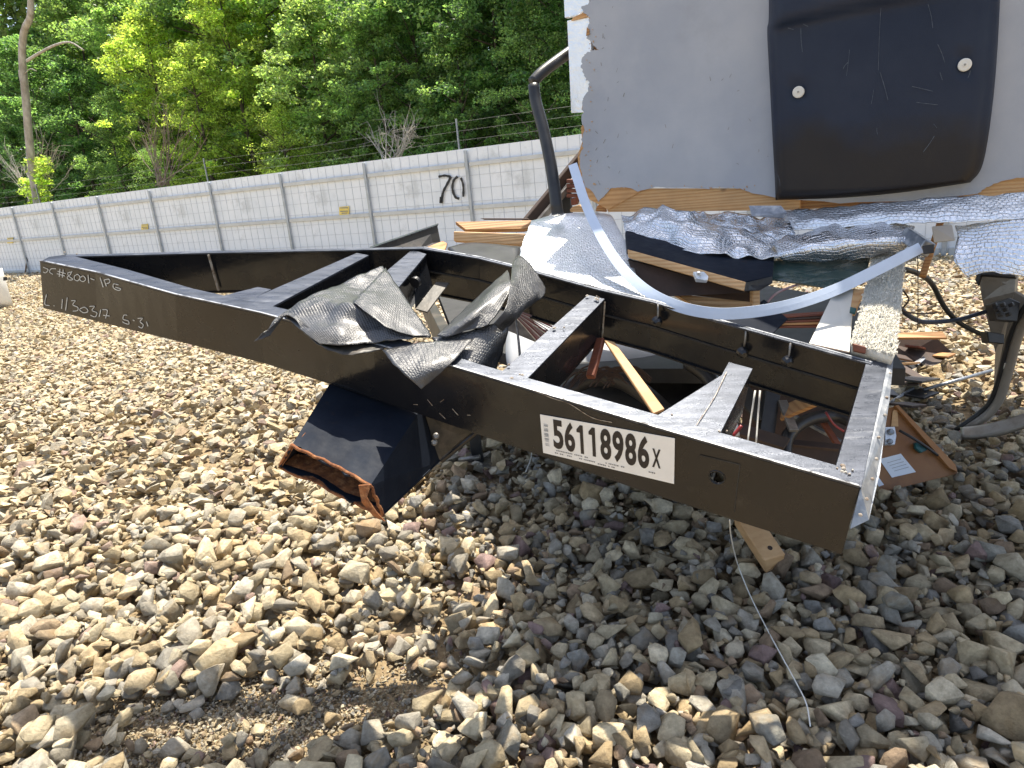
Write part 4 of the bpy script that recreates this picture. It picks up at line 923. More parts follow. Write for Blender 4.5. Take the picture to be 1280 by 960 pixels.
sheet_slab('floor_deck', [deckp(.15, 2.9, .92), deckp(1.32, 2.25, .98), deckp(1.75, 3.4, .98), deckp(1.2, 6.2, .9), deckp(-.6, 6.2, .9), deckp(-.3, 3.9, .9)], .06, 'spray_paint', body, vec=(0, 0, -.06))
for x0, y0, x1, y1 in ((-.2, 3.0, -.7, 6.1), (1.0, 2.5, 1.1, 6.0)): box_obj('chassis_rail', (x0, y0, .84), (x1, y1, .80), .06, .2, 'black_dusty', body)
for x, y in ((-.4, 4.9), (.9, 5.0)):
    t_ = thing('x', '', ''); bpy.data.objects.remove(t_)
    bm = bmesh.new(); lathe(bm, (x, y, .36), (1, .05, 0), [(.20, -.11), (.34, -.11), (.36, -.07), (.36, .07), (.34, .11), (.20, .11)], 32); wh = frombm('tyre', bm, 'blackplastic', body, smooth=False)
    bm = bmesh.new(); lathe(bm, (x, y, .36), (1, .05, 0), [(.06, -.10), (.2, -.05), (.2, .09), (.05, .10)], 24); frombm('rim', bm, 'white_panel', wh)
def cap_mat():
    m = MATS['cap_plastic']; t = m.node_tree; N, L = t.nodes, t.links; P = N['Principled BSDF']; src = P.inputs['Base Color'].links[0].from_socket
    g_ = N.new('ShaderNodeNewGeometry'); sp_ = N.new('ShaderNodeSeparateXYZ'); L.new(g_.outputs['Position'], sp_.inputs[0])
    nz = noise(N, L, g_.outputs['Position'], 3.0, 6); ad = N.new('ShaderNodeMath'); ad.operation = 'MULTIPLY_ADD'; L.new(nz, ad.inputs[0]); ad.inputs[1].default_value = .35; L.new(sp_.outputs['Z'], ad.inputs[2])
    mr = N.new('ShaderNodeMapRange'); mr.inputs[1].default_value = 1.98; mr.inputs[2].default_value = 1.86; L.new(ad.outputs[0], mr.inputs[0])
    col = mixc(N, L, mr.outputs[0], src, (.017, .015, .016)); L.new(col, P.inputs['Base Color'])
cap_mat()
# black moulded cap on the wall
cap = thing('black_moulded_cap', 'large scratched black plastic nose cover fixed to the grey wall with two round plugs', 'plastic cover', WL(1100, 255))
def lerp_curve(P, t):
    P = [np.array(p, float) for p in P]; n = len(P)-1; i = min(int(t*n), n-1); f = t*n-i; return P[i]*(1-f)+P[i+1]*f
LC = crom([(961, -160), (961, -60), (961, 20), (959, 40), (962, 100), (965, 160), (968, 215), (969.5, 250)], 6)
RC = crom([(1252, -160), (1252, -60), (1250, 0), (1247, 60), (1242, 120), (1234, 180), (1226, 212), (1213, 228)], 6)
bm = bmesh.new(); NU, NV = 40, 48; g = []
for j in range(NV+1):
    v = j/NV; v2 = 1-(1-v)**1.0; l = lerp_curve(LC, v2); r_ = lerp_curve(RC, v2); row = []
    for i in range(NU+1):
        u = i/NU; u = .5-.5*math.cos(math.pi*u)*.985 if 0 < i < NU else u
        p = l*(1-u)+r_*u; p[1] += 9*math.sin(math.pi*u)*max(0, v-.75)*4*.6
        e = min(u/.05, (1-u)/.09, (1-v)/.045, 1); o_ = .085*math.sqrt(max(0, 1-(1-e)**2))
        # ledge running across: the part above it stands further out
        ly = 34-26*(p[0]-960)/115; s_ = 1/(1+math.exp((p[1]-ly)/2.2)); o_ += .035*s_*min(1, e)
        o_ += .012*math.sin(u*math.pi)*math.sin(v*3)
        for qx, qy in ((998, 115), (1206, 81)):
            dd = max(abs(p[0]-qx)/9, abs(p[1]-(qy-2))/11); o_ -= .010*max(0, min(1, (1.15-dd)*6))
        row.append(bm.verts.new(WL(p[0], p[1], o_)))
    g.append(row)
for j in range(NV):
    for i in range(NU):
        f = bm.faces.new([g[j][i], g[j][i+1], g[j+1][i+1], g[j+1][i]]); f.smooth = True
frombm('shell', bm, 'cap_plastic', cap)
for x, y in ((998, 115), (1206, 81)):
    c_ = WL(x, y, .094); bm = bmesh.new(); lathe(bm, c_, -wn, [(.019, -.01), (.019, .003), (.016, .005), (.007, .005), (.006, .007), (.002, .007)], 24); pl = frombm('plug', bm, 'white_board', cap)
    bm = bmesh.new(); lathe(bm, c_-wn*.007, -wn, [(.0035, 0), (.003, .001)], 8); frombm('screw', bm, 'tarnish', pl)
bm = bmesh.new(); r = random.Random(3)
SCR = [(1001, 35, 1003, 65), (1004, 30, 1010, 33), (1062, 62, 1058, 95), (1060, 78, 1054, 86), (1101, 10, 1098, 88), (1160, 5, 1166, 35), (1172, 55, 1181, 78), (1092, 112, 1089, 130), (1140, 108, 1166, 114), (1145, 128, 1172, 131), (1167, 155, 1171, 160), (1168, 170, 1154, 190), (1096, 160, 1097, 168), (972, 218, 975, 232), (1213, 88, 1210, 97), (1100, 90, 1110, 125), (1175, 90, 1178, 100), (985, 35, 992, 37)]
for x0, y0, x1, y1 in SCR: stroke(bm, [(x0, y0), ((x0+x1)/2+r.uniform(-1, 1), (y0+y1)/2), (x1, y1)], r.uniform(.4, .8), lambda x, y: WL(x, y, .104), None)
frombm('scratches', bm, 'scratch', cap, kind='stuff')
# ------------------------------------------------------------------ loose foil insulation
def PZ(pts): return [W(*p) for p in pts]
t = thing('foil_insulation_sheet', 'smooth ribbed silver foil sheet sloping from the rear rail to the wall', 'foil insulation', W(720, 320, 2.6))
patch('foil', [PZ([(664, 276, 2.90), (650, 318, 2.6), (664, 344, 2.46)]), PZ([(700, 267, 2.96), (692, 318, 2.62), (700, 354, 2.40)]),
               PZ([(735, 267, 2.90), (745, 320, 2.58), (745, 366, 2.30)]), PZ([(762, 268, 2.86), (788, 320, 2.52), (780, 374, 2.20)]), PZ([(768, 278, 2.82), (790, 345, 2.42), (820, 380, 2.12)])], 'foil_white', t, 10, .003, .003, 6, 11, .008)
t = thing('crumpled_foil', 'crumpled silver bubble foil heap folded below the pine sill', 'foil insulation', W(880, 290, 2.5))
patch('foil', [PZ([(778, 272, 2.80), (780, 282, 2.72), (782, 293, 2.66)]), PZ([(819, 261, 2.72), (822, 285, 2.60), (830, 307, 2.54)]), PZ([(850, 264, 2.62), (852, 292, 2.52), (868, 318, 2.44)]),
               PZ([(880, 276, 2.60), (893, 300, 2.48), (912, 323, 2.40)]), PZ([(925, 292, 2.56), (940, 310, 2.44), (955, 325, 2.38)]), PZ([(968, 303, 2.5), (975, 315, 2.44), (982, 325, 2.38)])], 'foil', t, 12, .003, .022, 7, 21, .004, True)
patch('foil', [PZ([(862, 268, 2.75), (870, 280, 2.66), (890, 292, 2.6)]), PZ([(905, 270, 2.72), (915, 285, 2.62), (930, 300, 2.54)]), PZ([(950, 274, 2.66), (955, 290, 2.56), (968, 304, 2.5)]), PZ([(985, 270, 2.62), (990, 290, 2.52), (1005, 306, 2.46)])], 'foil', t, 8, .003, .02, 12, 24, .004, True)
t = thing('crumpled_foil', 'bulging bubble foil roll with beige shine beside the curved trim end', 'foil insulation', W(1060, 300, 2.4))
patch('foil', [PZ([(968, 304, 2.46), (972, 317, 2.38), (985, 326, 2.40)]), PZ([(1010, 288, 2.46), (1015, 308, 2.32), (1020, 326, 2.36)]), PZ([(1055, 281, 2.42), (1060, 302, 2.28), (1062, 323, 2.32)]),
               PZ([(1100, 281, 2.36), (1105, 298, 2.24), (1105, 317, 2.28)]), PZ([(1143, 284, 2.32), (1138, 298, 2.24), (1130, 311, 2.26)])], 'foil', t, 9, .003, .012, 8, 31, .004, True)
t = thing('foil_strip', 'long bright foil strip hanging below the black cover to the right edge', 'foil insulation', W(1150, 265, 2.3))
patch('foil', [PZ([(978, 264, 2.62), (980, 275, 2.58), (985, 290, 2.54)]), PZ([(1030, 262, 2.54), (1032, 274, 2.46), (1035, 286, 2.44)]), PZ([(1100, 254, 2.42), (1102, 268, 2.36), (1104, 281, 2.34)]),
               PZ([(1180, 248, 2.30), (1184, 262, 2.25), (1190, 279, 2.22)]), PZ([(1250, 244, 2.20), (1256, 260, 2.16), (1262, 274, 2.13)]), PZ([(1330, 236, 2.10), (1340, 252, 2.06), (1350, 268, 2.04)])], 'foil_white', t, 10, .003, .008, 9, 41, .004, True)
t = thing('foil_flap', 'beige tinted foil flap hanging at the right edge above the bent panel', 'foil insulation', W(1240, 310, 2.3))
patch('foil', [PZ([(1194, 282, 2.24), (1196, 300, 2.22), (1192, 324, 2.20), (1208, 347, 2.18)]), PZ([(1230, 278, 2.18), (1232, 300, 2.16), (1232, 320, 2.15), (1232, 340, 2.14)]),
               PZ([(1265, 275, 2.13), (1268, 300, 2.11), (1268, 325, 2.10), (1268, 344, 2.10)]), PZ([(1320, 270, 2.06), (1325, 300, 2.04), (1325, 330, 2.04), (1325, 352, 2.04)])], 'foil', t, 9, .003, .006, 9, 51, .004)
t = sheet_slab('aluminium_offcut', PZ([(936, 257, 2.6), (976, 257, 2.56), (984, 266, 2.54), (980, 272, 2.53), (940, 270, 2.58)]), .003, 'galvanised', None, 0); tag(t, 'small bent aluminium offcut between sill and crumpled foil', 'metal scrap')
# curved white trim
cp = [(716, 206, 2.62), (735, 262, 2.50), (765, 318, 2.34), (800, 357, 2.20), (840, 380, 2.10), (885, 391, 2.03), (930, 391, 2.00), (985, 382, 2.02), (1040, 364, 2.06), (1095, 338, 2.10), (1150, 310, 2.14)]
cpt = crom([W(*p) for p in cp], 10); bm = bmesh.new(); rings = []
for i, p in enumerate(cpt):
    d = cpt[min(i+1, len(cpt)-1)]-cpt[max(i-1, 0)]; d /= np.linalg.norm(d); v = (p-O)/np.linalg.norm(p-O); s = np.cross(d, v); s /= np.linalg.norm(s); k = np.cross(s, d)
    wdt = .017; rings.append([bm.verts.new(p+s*a*wdt+k*b) for a, b in ((-1, .003), (-.97, -.004), (0, -.0045), (.97, -.004), (1, .003), (.9, .008), (-.9, .008))])
for a, b in zip(rings, rings[1:]):
    for k in range(7): bm.faces.new([a[k], a[(k+1) % 7], b[(k+1) % 7], b[k]])
bm.faces.new(rings[0][::-1]); bm.faces.new(rings[-1])
tag(frombm('curved_trim', bm, 'white_trim', None, False), 'long bluish white trim strip bent in a wide U over the wreckage', 'trim strip')
t = thing('box_section', 'short grey square tube at the right end of the curved trim', 'metal tube', W(1148, 300, 2.2))
box_obj('tube_wall', W(1134, 294, 2.26), W(1158, 311, 2.14), .045, .04, 'galvanised', t, wn)
sheet_slab('open_end', PZ([(1153, 307, 2.11), (1168, 305, 2.11), (1168, 316, 2.11), (1155, 318, 2.11)]), .004, 'spray_paint', t)
# bent black pole
t = thing('bent_pole', 'black round pole kinked at its elbow left of the torn wall', 'pole', W(697, 264, 2.85))
tube_obj('lower_tube', PZ([(697, 268, 2.85), (690, 215, 2.86), (680, 165, 2.87), (670, 128, 2.88), (667, 106, 2.88)]), .0245, 'blackplastic', t, 14, 4)
tube_obj('upper_tube', PZ([(666, 103, 2.88), (676, 92, 2.89), (694, 78, 2.92), (722, 58, 2.98)]), .0235, 'blackplastic', t, 14, 4)
# diagonal beams behind the pole
tag(box_obj('dark_beam', W(732, 190, 3.15), W(655, 283, 3.1), .03, .045, 'dark_brown', None), 'dark brown beam leaning from the wall edge behind the black pole', 'beam')
tag(box_obj('pale_beam', W(716, 228, 3.12), W(668, 284, 3.08), .02, .028, 'tarnish', None), 'thin pale strip leaning just below the dark brown beam', 'strip')
# boards on the left behind the rear rail
tag(sheet_slab('wood_board', PZ([(569, 277, 2.95), (664, 275, 2.92), (674, 281, 2.9), (655, 286, 2.9), (582, 287, 2.92)]), .02, 'pine_old', None), 'brown splintered board lying highest on the pile left of the foil', 'board')
tag(sheet_slab('wood_board', PZ([(567, 289, 2.85), (657, 292, 2.80), (655, 307, 2.8), (567, 301, 2.85)]), .03, 'pine', None, .003), 'pale pine board end under the brown board, left of the foil', 'board')
tag(sheet_slab('splintered_lath', PZ([(600, 273, 2.96), (660, 273, 2.92), (662, 275, 2.92), (606, 275, 2.96)]), .006, 'dark_brown', None), 'thin dark lath on top of the brown board', 'lath')
tag(sheet_slab('wood_offcut', PZ([(528, 311, 2.82), (553, 301, 2.95), (559, 304, 2.95), (556, 313, 2.85), (545, 316, 2.8)]), .02, 'pine_old', None), 'small orange wood offcut behind the corner of the rear rail', 'wood offcut')
bp = patch('black_panel', [PZ([(560, 309, 2.75), (566, 316, 2.7), (580, 326, 2.62)]), PZ([(590, 303, 2.8), (605, 316, 2.66), (615, 332, 2.54)]), PZ([(650, 308, 2.7), (650, 325, 2.58), (655, 345, 2.42)])], 'blackplastic', None, 6, .01)
tag(bp, 'curved dark panel under the pine board beside the foil sheet', 'panel')
# drawer front and slats between frame and wall
t = thing('black_topped_board', 'black topped board with pine edge and a metal clip under the crumpled foil', 'board', W(870, 330, 2.4))
sheet_slab('top', PZ([(784, 311, 2.42), (931, 352, 2.20), (966, 345, 2.26), (968, 318, 2.44), (870, 300, 2.6), (782, 288, 2.66)]), .02, 'dark_steel', t)
sheet_slab('edge_strip', PZ([(784, 311.5, 2.41), (932, 352.5, 2.19), (930, 364, 2.19), (785, 322, 2.41)]), .018, 'pine', t, .002)
sheet_slab('end_face', PZ([(933, 353, 2.19), (966, 345, 2.25), (966, 354, 2.25), (950, 363, 2.2), (931, 364, 2.19)]), .004, 'blackplastic', t)
bm = bmesh.new(); slab(bm, PZ([(866, 339, 2.26), (880, 339, 2.25), (886, 345, 2.24), (884, 350, 2.24), (870, 349, 2.26)]), NW*.012, .002); lathe(bm, W(873, 343, 2.25), NW*-1, [(.006, 0), (.006, .008), (.003, .010)], 10); frombm('clip', bm, 'zinc', t)
t = thing('drawer_frame', 'pale pine drawer frame corner under the black topped board', 'drawer frame', W(900, 380, 2.3))
sheet_slab('front_slat', PZ([(838, 366, 2.42), (948, 378, 2.26), (946, 388, 2.26), (880, 388, 2.32), (858, 376, 2.38)]), .015, 'pine', t, .002)
sheet_slab('corner_block', PZ([(941, 360, 2.25), (950, 360, 2.25), (950, 383, 2.25), (941, 383, 2.25)]), .03, 'pine', t, .002)
tag(sheet_slab('glass_pane', PZ([(962, 326, 2.42), (1088, 322, 2.34), (1082, 345, 2.26), (1050, 362, 2.2), (1000, 354, 2.28), (962, 349, 2.34)]), .005, 'tinted_glass', None), 'dark green tinted glass pane below the bulging foil', 'glass pane')
tag(sheet_slab('dark_panel', PZ([(785, 325, 2.44), (860, 345, 2.36), (938, 366, 2.28), (940, 378, 2.30), (840, 366, 2.44), (810, 355, 2.5), (800, 372, 2.4)]), .01, 'dark_brown', None, 0), 'dark brown panel inside the gap below the pine edge', 'panel')
for k in range(5):
    y = 393+k*3.0; x0 = 968-k*5+random.uniform(-3, 3)
    tag(box_obj('brown_slat', W(x0, y+3, 2.24), W(1044-k*4, y-2+k, 2.22), .02, .007, ['red_wood', 'dark_brown', 'red_wood', 'pine_old', 'red_wood'][k], None, NW), ['reddish slat topmost of the stack right of the drawer frame', 'dark slat second in the small stack right of the drawer frame', 'reddish slat midway in the stack right of the drawer frame', 'paler slat fourth in the stack right of the drawer frame', 'reddish slat lowest in the stack right of the drawer frame'][k], 'slat', 'brown slats behind the rear rail')
tag(sheet_slab('steel_plate', PZ([(905, 404, 2.12), (955, 374, 2.3), (985, 398, 2.2), (963, 420, 2.1)]), .006, 'dark_steel', None), 'dark steel plate behind the rear rail under the curved trim', 'plate')
tag(tube_obj('loose_wire', PZ([(955, 382, 2.3), (972, 366, 2.3), (1000, 355, 2.3), (1025, 352, 2.3)]), .004, 'wire_pink', None), 'thin looped wire above the stack of brown slats', 'wire')
t = thing('white_board', 'white faced board leaning on the rear rail next to the carpeted board', 'board', W(1040, 405, 2.1))
sheet_slab('face', PZ([(1044, 361, 2.30), (1068, 361, 2.27), (1062, 440, 1.92), (1011, 429, 1.98)]), .02, 'white_board', t, .002)
sheet_slab('edge', PZ([(1010, 430, 1.975), (1062, 441, 1.915), (1060, 452, 1.925), (1009, 440, 1.985)]), .01, 'dark_brown', t)
sheet_slab('batten', PZ([(1067, 361, 2.26), (1081, 361, 2.25), (1069, 391, 2.12), (1062, 390, 2.13)]), .012, 'pine', t, .002)
sheet_slab('blue_tab', PZ([(1063, 383, 2.11), (1071, 385, 2.10), (1069, 391, 2.09), (1062, 389, 2.10)]), .01, 'teal_plastic', t)
# carpeted board
t = thing('carpeted_board', 'board wrapped in cream shaggy carpet leaning on the right end of the rear rail', 'carpet', W(1092, 440, 1.85))
cgrid = [PZ([(1093, 318, 2.36), (1080, 370, 2.10), (1064, 432, 1.88)]), PZ([(1112, 318, 2.33), (1103, 372, 2.06), (1092, 438, 1.84)]), PZ([(1130, 322, 2.30), (1125, 380, 2.04), (1118, 446, 1.82)])]
patch('backing', cgrid, 'carpet', t, 20, .03, .005, 55, 7)
bm = bmesh.new(); A_ = np.array(cgrid)
def bl(u, v): return lerp_curve([lerp_curve(list(A_[i]), v) for i in range(3)], u)
for k in range(5200):
    u, v = random.random(), random.random(); p = bl(min(max(u*1.03-.015, 0), .999), min(v, .999)); up_ = np.array([0, -.45, .9]); q = p+up_*.004+rng.normal(0, .002, 3)
    h = .006*random.uniform(.6, 1.5); rr_ = random.uniform(.0025, .0045); a0 = random.uniform(0, 2); tip = bm.verts.new(q+up_*h+rng.normal(0, .002, 3))
    if v > .97: h *= 1.5
    b_ = [bm.verts.new(q+rr_*np.array([math.cos(a0+a), math.sin(a0+a)*.6, math.sin(a0+a)*.6-.2])) for a in (0, 2.1, 4.2)]
    for a in range(3): f = bm.faces.new([b_[a], b_[(a+1) % 3], tip]); f.smooth = True
frombm('carpet_pile', bm, 'carpet', t, kind='stuff')
for x0, x1 in ((1066, 1083), (1084, 1098), (1099, 1108)): sheet_slab('board_end', PZ([(x0, 429+(x0-1066)*.2, 1.855), (x1, 430+(x1-1066)*.2, 1.845), (x1-1, 440+(x1-1066)*.15, 1.845), (x0+1, 439+(x0-1066)*.15, 1.855)]), .02, 'red_wood', t, .002)
tag(box_obj('wood_stake', W(1178, 270, 2.55), W(1153, 346, 2.5), .022, .02, 'pine_old', None, wn), 'short brown stake hanging behind the end of the curved trim', 'stake')
tag(sheet_slab('white_offcut', PZ([(1165, 283, 2.5), (1190, 281, 2.48), (1194, 300, 2.47), (1168, 303, 2.5)]), .01, 'white_panel', None), 'white panel offcut between the foil strip and the foil flap', 'panel')
tag(tube_obj('hanging_wire', PZ([(1147, 320, 2.3), (1147.5, 370, 2.3), (1147, 412, 2.3)]), .0015, 'dark_brown', None, None or 5), 'thin dark wire hanging straight down right of the carpeted board', 'wire')
# ------------------------------------------------------------------ cables and bent panel at the right
tag(tube_obj('black_cable', PZ([(1118, 338, 3.2), (1132, 337, 3.2), (1150, 343, 3.3), (1165, 355, 3.5), (1180, 383, 3.7), (1196, 401, 3.8), (1216, 413, 3.85), (1238, 422, 3.9)]), .013, 'cable_black', None, 8, 5), 'thick black cable crossing down to the lower connector of the bent panel', 'cable')
tag(tube_obj('blue_cable', PZ([(1118, 378, 3.2), (1130, 390, 3.3), (1148, 401, 3.5), (1168, 402.5, 3.65), (1200, 399, 3.8), (1240, 387, 3.9)]), .012, 'cable_blue', None, 8, 5), 'dark blue cable sagging to the upper connector of the bent panel', 'cable')
tag(tube_obj('thin_cable', PZ([(1128, 362, 3.2), (1136, 375, 3.2), (1128, 388, 3.2), (1150, 392, 3.3), (1170, 391, 3.4)]), .004, 'dark_brown', None, 6, 4), 'thin dark wire looping above the blue cable', 'wire')
t = thing('bent_panel', 'dusty dark bent body panel with curved trim standing on gravel at the right edge', 'body panel', W(1240, 520, 4.0))
sheet_slab('plate', PZ([(1223, 339, 3.9), (1270, 343, 3.75), (1268, 365, 3.76), (1295, 380, 3.7), (1278, 410, 3.8), (1262, 460, 3.95), (1246, 500, 4.05), (1242, 486, 4.06), (1243, 462, 4.05), (1244, 440, 4.03), (1236, 404, 4.0), (1228, 375, 3.95), (1224, 354, 3.92)]), .02, 'beige_metal', t, 0)
sheet_slab('folded_lip', PZ([(1219, 350, 3.88), (1223, 338, 3.88), (1270, 342, 3.73), (1269, 346, 3.72), (1226, 343, 3.87), (1222, 356, 3.88)]), .03, 'blackplastic', t, 0)
tube_obj('curved_trim', PZ([(1306, 372, 3.6), (1282, 398, 3.7), (1270, 428, 3.8), (1258, 472, 3.9), (1247, 502, 3.97), (1232, 520, 4.02), (1207, 536, 4.08)]), .026, 'beige_metal', t, 8, 4)
tube_obj('dark_edge', PZ([(1290, 372, 3.62), (1272, 398, 3.72), (1260, 428, 3.82), (1249, 472, 3.92), (1238, 502, 3.99), (1222, 518, 4.04), (1194, 538, 4.1)]), .014, 'blackplastic', t, 8, 4)
patch('foot_trim', [PZ([(1200, 534, 4.05), (1201, 545, 4.0)]), PZ([(1226, 531, 3.98), (1228, 545, 3.94)]), PZ([(1256, 524, 3.9), (1258, 539, 3.86)]), PZ([(1300, 510, 3.8), (1302, 524, 3.76)])], 'beige_metal', t, 5, .03)
for nm, pts in (('connector', [(1240, 380), (1262, 372), (1276, 378), (1272, 402), (1246, 400)]), ('connector', [(1234, 414), (1256, 418), (1256, 430), (1236, 428)])):
    sheet_slab(nm, PZ([(x, y, 3.68) for x, y in pts]), .06, 'blackplastic', t, .004)
for k in range(7): box_obj('terminal', W(1240+k*3.5, 382+(k % 3)*6, 3.66), W(1246+k*3.5, 380+(k % 3)*6, 3.64), .02, .02, 'blackplastic', t)
sheet_slab('tag_plate', PZ([(1256, 454, 3.86), (1260, 454, 3.86), (1258, 462, 3.88), (1254, 461, 3.88)]), .004, 'white_board', t)
tag(tube_obj('metal_rod', [G(1155, 487, .10), G(1240, 463, .16)], .012, 'galvanised', None, 8, 1), 'long thin aluminium bar lying on the gravel towards the bent panel', 'metal bar')
tag(tube_obj('metal_rod', [G(1110, 505, .08), G(1148, 481, .10)], .010, 'galvanised', None, 8, 1), 'short metal bar on the gravel just right of the frame corner', 'metal bar')
t = thing('broken_cabinet', 'broken dark wooden cabinet piece on shaded gravel right of the carpeted board', 'cabinet', G(1150, 440))
sheet_slab('top_panel', [G(1112, 416, .28), G(1178, 414, .30), G(1184, 422, .26), G(1118, 422, .26)], .02, 'pine_old', t)
sheet_slab('side_panel', [G(1112, 424, .22), G(1170, 422, .22), G(1190, 440, .10), G(1165, 462, .05), G(1118, 452, .06)], .02, 'dark_brown', t)
sheet_slab('back_panel', [G(1112, 440, .12), G(1150, 448, .08), G(1140, 480, .04), G(1108, 476, .04)], .02, 'blackplastic', t)
CHL = ['dark chip nearest the carpeted board on the shaded gravel', 'reddish chip beside the broken cabinet piece', 'dark ply fragment under the broken cabinet piece', 'brown chip right of the broken cabinet piece', 'dark strip lying between the two metal bars',
 'brown fragment above the short metal bar', 'dark fragment at the corner of the frame', 'pale chip on the shaded gravel near the carpeted board', 'dark board fragment lying behind the cabinet door', 'dark curled piece at the left of the long metal bar']
rc = random.Random(5)
for k, (x, y, l) in enumerate(((1124, 446, 26), (1150, 436, 22), (1138, 466, 34), (1180, 444, 20), (1150, 492, 22), (1128, 476, 30), (1120, 492, 18), (1132, 455, 12), (1135, 506, 20), (1148, 474, 24))):
    a = rc.uniform(-.5, .8); dx, dy = math.cos(a)*l/2, math.sin(a)*l/3
    tag(box_obj('wood_chip', G(x-dx, y-dy, rc.uniform(.06, .2)), G(x+dx, y+dy, rc.uniform(.06, .14)), rc.uniform(.06, .16), .015, ('dark_brown', 'red_wood', 'dark_brown', 'pine_old', 'blackplastic', 'dark_brown', 'blackplastic', 'pine', 'dark_brown', 'blackplastic')[k], None, (0, 0, 1), .002), CHL[k], 'wood scrap', 'broken pieces on the shaded gravel')
tag(sheet_slab('shiny_scrap', [G(1143, 452, .10), G(1155, 445, .11), G(1157, 448, .11), G(1148, 456, .09)], .004, 'galvanised', None), 'small shiny scrap in front of the broken dark cabinet piece', 'metal scrap')
tag(sheet_slab('wood_scrap', [G(1190, 543, .05), G(1205, 534, .07), G(1208, 538, .07), G(1194, 549, .05)], .02, 'red_wood', None), 'small reddish scrap by the foot of the bent panel', 'wood scrap')
# cabinet door on the gravel
t = thing('cabinet_door', 'brown cabinet door with pale wooden edge and papers lying on gravel right of the frame', 'door', G(1130, 600))
dp = [G(1121, 508, .42), G(1196, 587, .12), G(1197, 592, .09), G(1092, 617, .07), G(1068, 600, .08), G(1085, 520, .40)]
n_ = np.cross(dp[1]-dp[0], dp[3]-dp[0]); n_ /= np.linalg.norm(n_); n_ = n_ if n_@(dp[0]-O) > 0 else -n_
D0 = dp[0]; DP = lambda x, y, o=0.0: onplane(x, y, D0-n_*o, n_)
def dslab(name, pxs, off, th, m, par, bev=.001): return sheet_slab(name, [DP(x, y, off) for x, y in pxs], th, m, par, bev, vec=n_*th)
dslab('panel', [(1121, 508), (1196, 587), (1197, 592), (1092, 618), (1060, 606), (1075, 515)], 0, .012, 'brown_panel', t)
dslab('edge_batten', [(1119, 507), (1123, 506), (1195, 581), (1197, 590), (1187, 585)], .022, .022, 'edge_wood', t)
pp_ = dslab('paper_label', [(1099, 574), (1126, 567), (1145, 590), (1115, 597)], .003, .001, 'paper', t, 0)
bm = bmesh.new()
for k in range(4):
    a = .15+k*.2; l0 = np.array((1104, 577))*(1-a)+np.array((1118, 594))*a; l1 = np.array((1124, 571))*(1-a)+np.array((1140, 588))*a; stroke(bm, [l0*.85+l1*.15, l1], .45, lambda x, y: DP(x, y, .0045), None)
frombm('small_print', bm, 'faint_ink', pp_, kind='stuff')
dslab('paper_label', [(1093, 592), (1096, 593), (1105, 606), (1088, 612)], .003, .001, 'paper', t, 0)
dslab('hinge_plate', [(1116, 514), (1118, 512), (1122, 513), (1123, 533), (1114, 533)], .006, .004, 'pine_plain', t, 0)
t = thing('metal_clamp', 'zinc hinge clamp standing on the brown cabinet door beside the frame', 'clamp', DP(1110, 545, .03))
bm = bmesh.new(); slab(bm, [DP(*p, .035) for p in ((1106, 534), (1119, 533), (1121, 545), (1119, 556), (1106, 556))], n_*.03, .003); frombm('body', bm, 'zinc', t)
bm = bmesh.new(); lathe(bm, DP(1113, 540, .038), -n_, [(.016, -.004), (.016, .008), (.010, .012)], 16); frombm('barrel', bm, 'galvanised', t)
bm = bmesh.new(); lathe(bm, DP(1112, 552, .038), -n_, [(.014, -.004), (.014, .008), (.008, .012)], 16); frombm('barrel', bm, 'galvanised', t)
tag(tube_obj('door_cable', [DP(1124, 538, .03), DP(1140, 547, .05), DP(1157, 558, .04), DP(1172, 569, .02)], .007, 'cable_black', None, 8, 5), 'black cable lying across the brown cabinet door', 'cable')
tag(dslab('teal_connector', [(1144, 553), (1152, 552), (1160, 562), (1152, 566), (1145, 560)], .03, .02, 'teal_plastic', None, .003), 'teal plastic connector beside the cable on the brown door', 'connector')
# ------------------------------------------------------------------ things under and inside the frame
t = thing('wood_block', 'knotty pine beam end poking out below the rail right of the sticker', 'timber', G(955, 700))
c0, c1, c2, c3 = G(957, 717, .10), G(979, 706, .10), G(982, 693, .17), G(955, 700, .17)
bk = W(916, 640, 2.95)-c3
bm = bmesh.new(); slab(bm, [c0, c1, c2, c3], bk, .004); frombm('beam', bm, 'pine_plain', t)
bm = bmesh.new(); lathe(bm, c3*.45+c2*.55+bk*.18+np.array([0, 0, .0]), NW*-1, [(.010, -.004), (.010, .0025)], 10); frombm('knot', bm, 'dark_brown', t)
st_ = [W(912, 650, 2.2), G(914, 672, .45), G(922, 705, .20), G(938, 745, .14), G(958, 785, .13), G(978, 822, .13), G(996, 855, .13), G(1008, 880, .13), G(1013, 908, .12)]
tag(tube_obj('white_string', st_, .0022, 'string_white', None, 5, 5), 'long thin white string trailing from the rail across the gravel', 'string')
tag(tube_obj('white_string', [G(657, 590, .12), G(663, 575, .14), G(665, 562, .2)], .003, 'string_white', None, 5, 3), 'short white string end hanging behind the rail left of the sticker', 'string')
t = thing('landing_jack', 'black landing jack foot standing on gravel behind the pin box', 'jack', G(598, 578))
box_obj('leg', G(598, 576, .03), G(598, 576, .03)+np.array([-.03, 0, .85]), .07, .07, 'blackplastic', t)
sheet_slab('foot_plate', [G(575, 584, .03), G(580, 572, .03), G(616, 573, .03), G(618, 585, .03)], .012, 'tarnish', t, .002)
tube_obj('pin', [G(574, 575, .10), G(600, 571, .12)], .014, 'tarnish', t, 8, 1)
tank = thing('holding_tank', 'smooth pale rounded tank seen through the middle bays of the frame', 'tank', W(760, 470, 3.2))
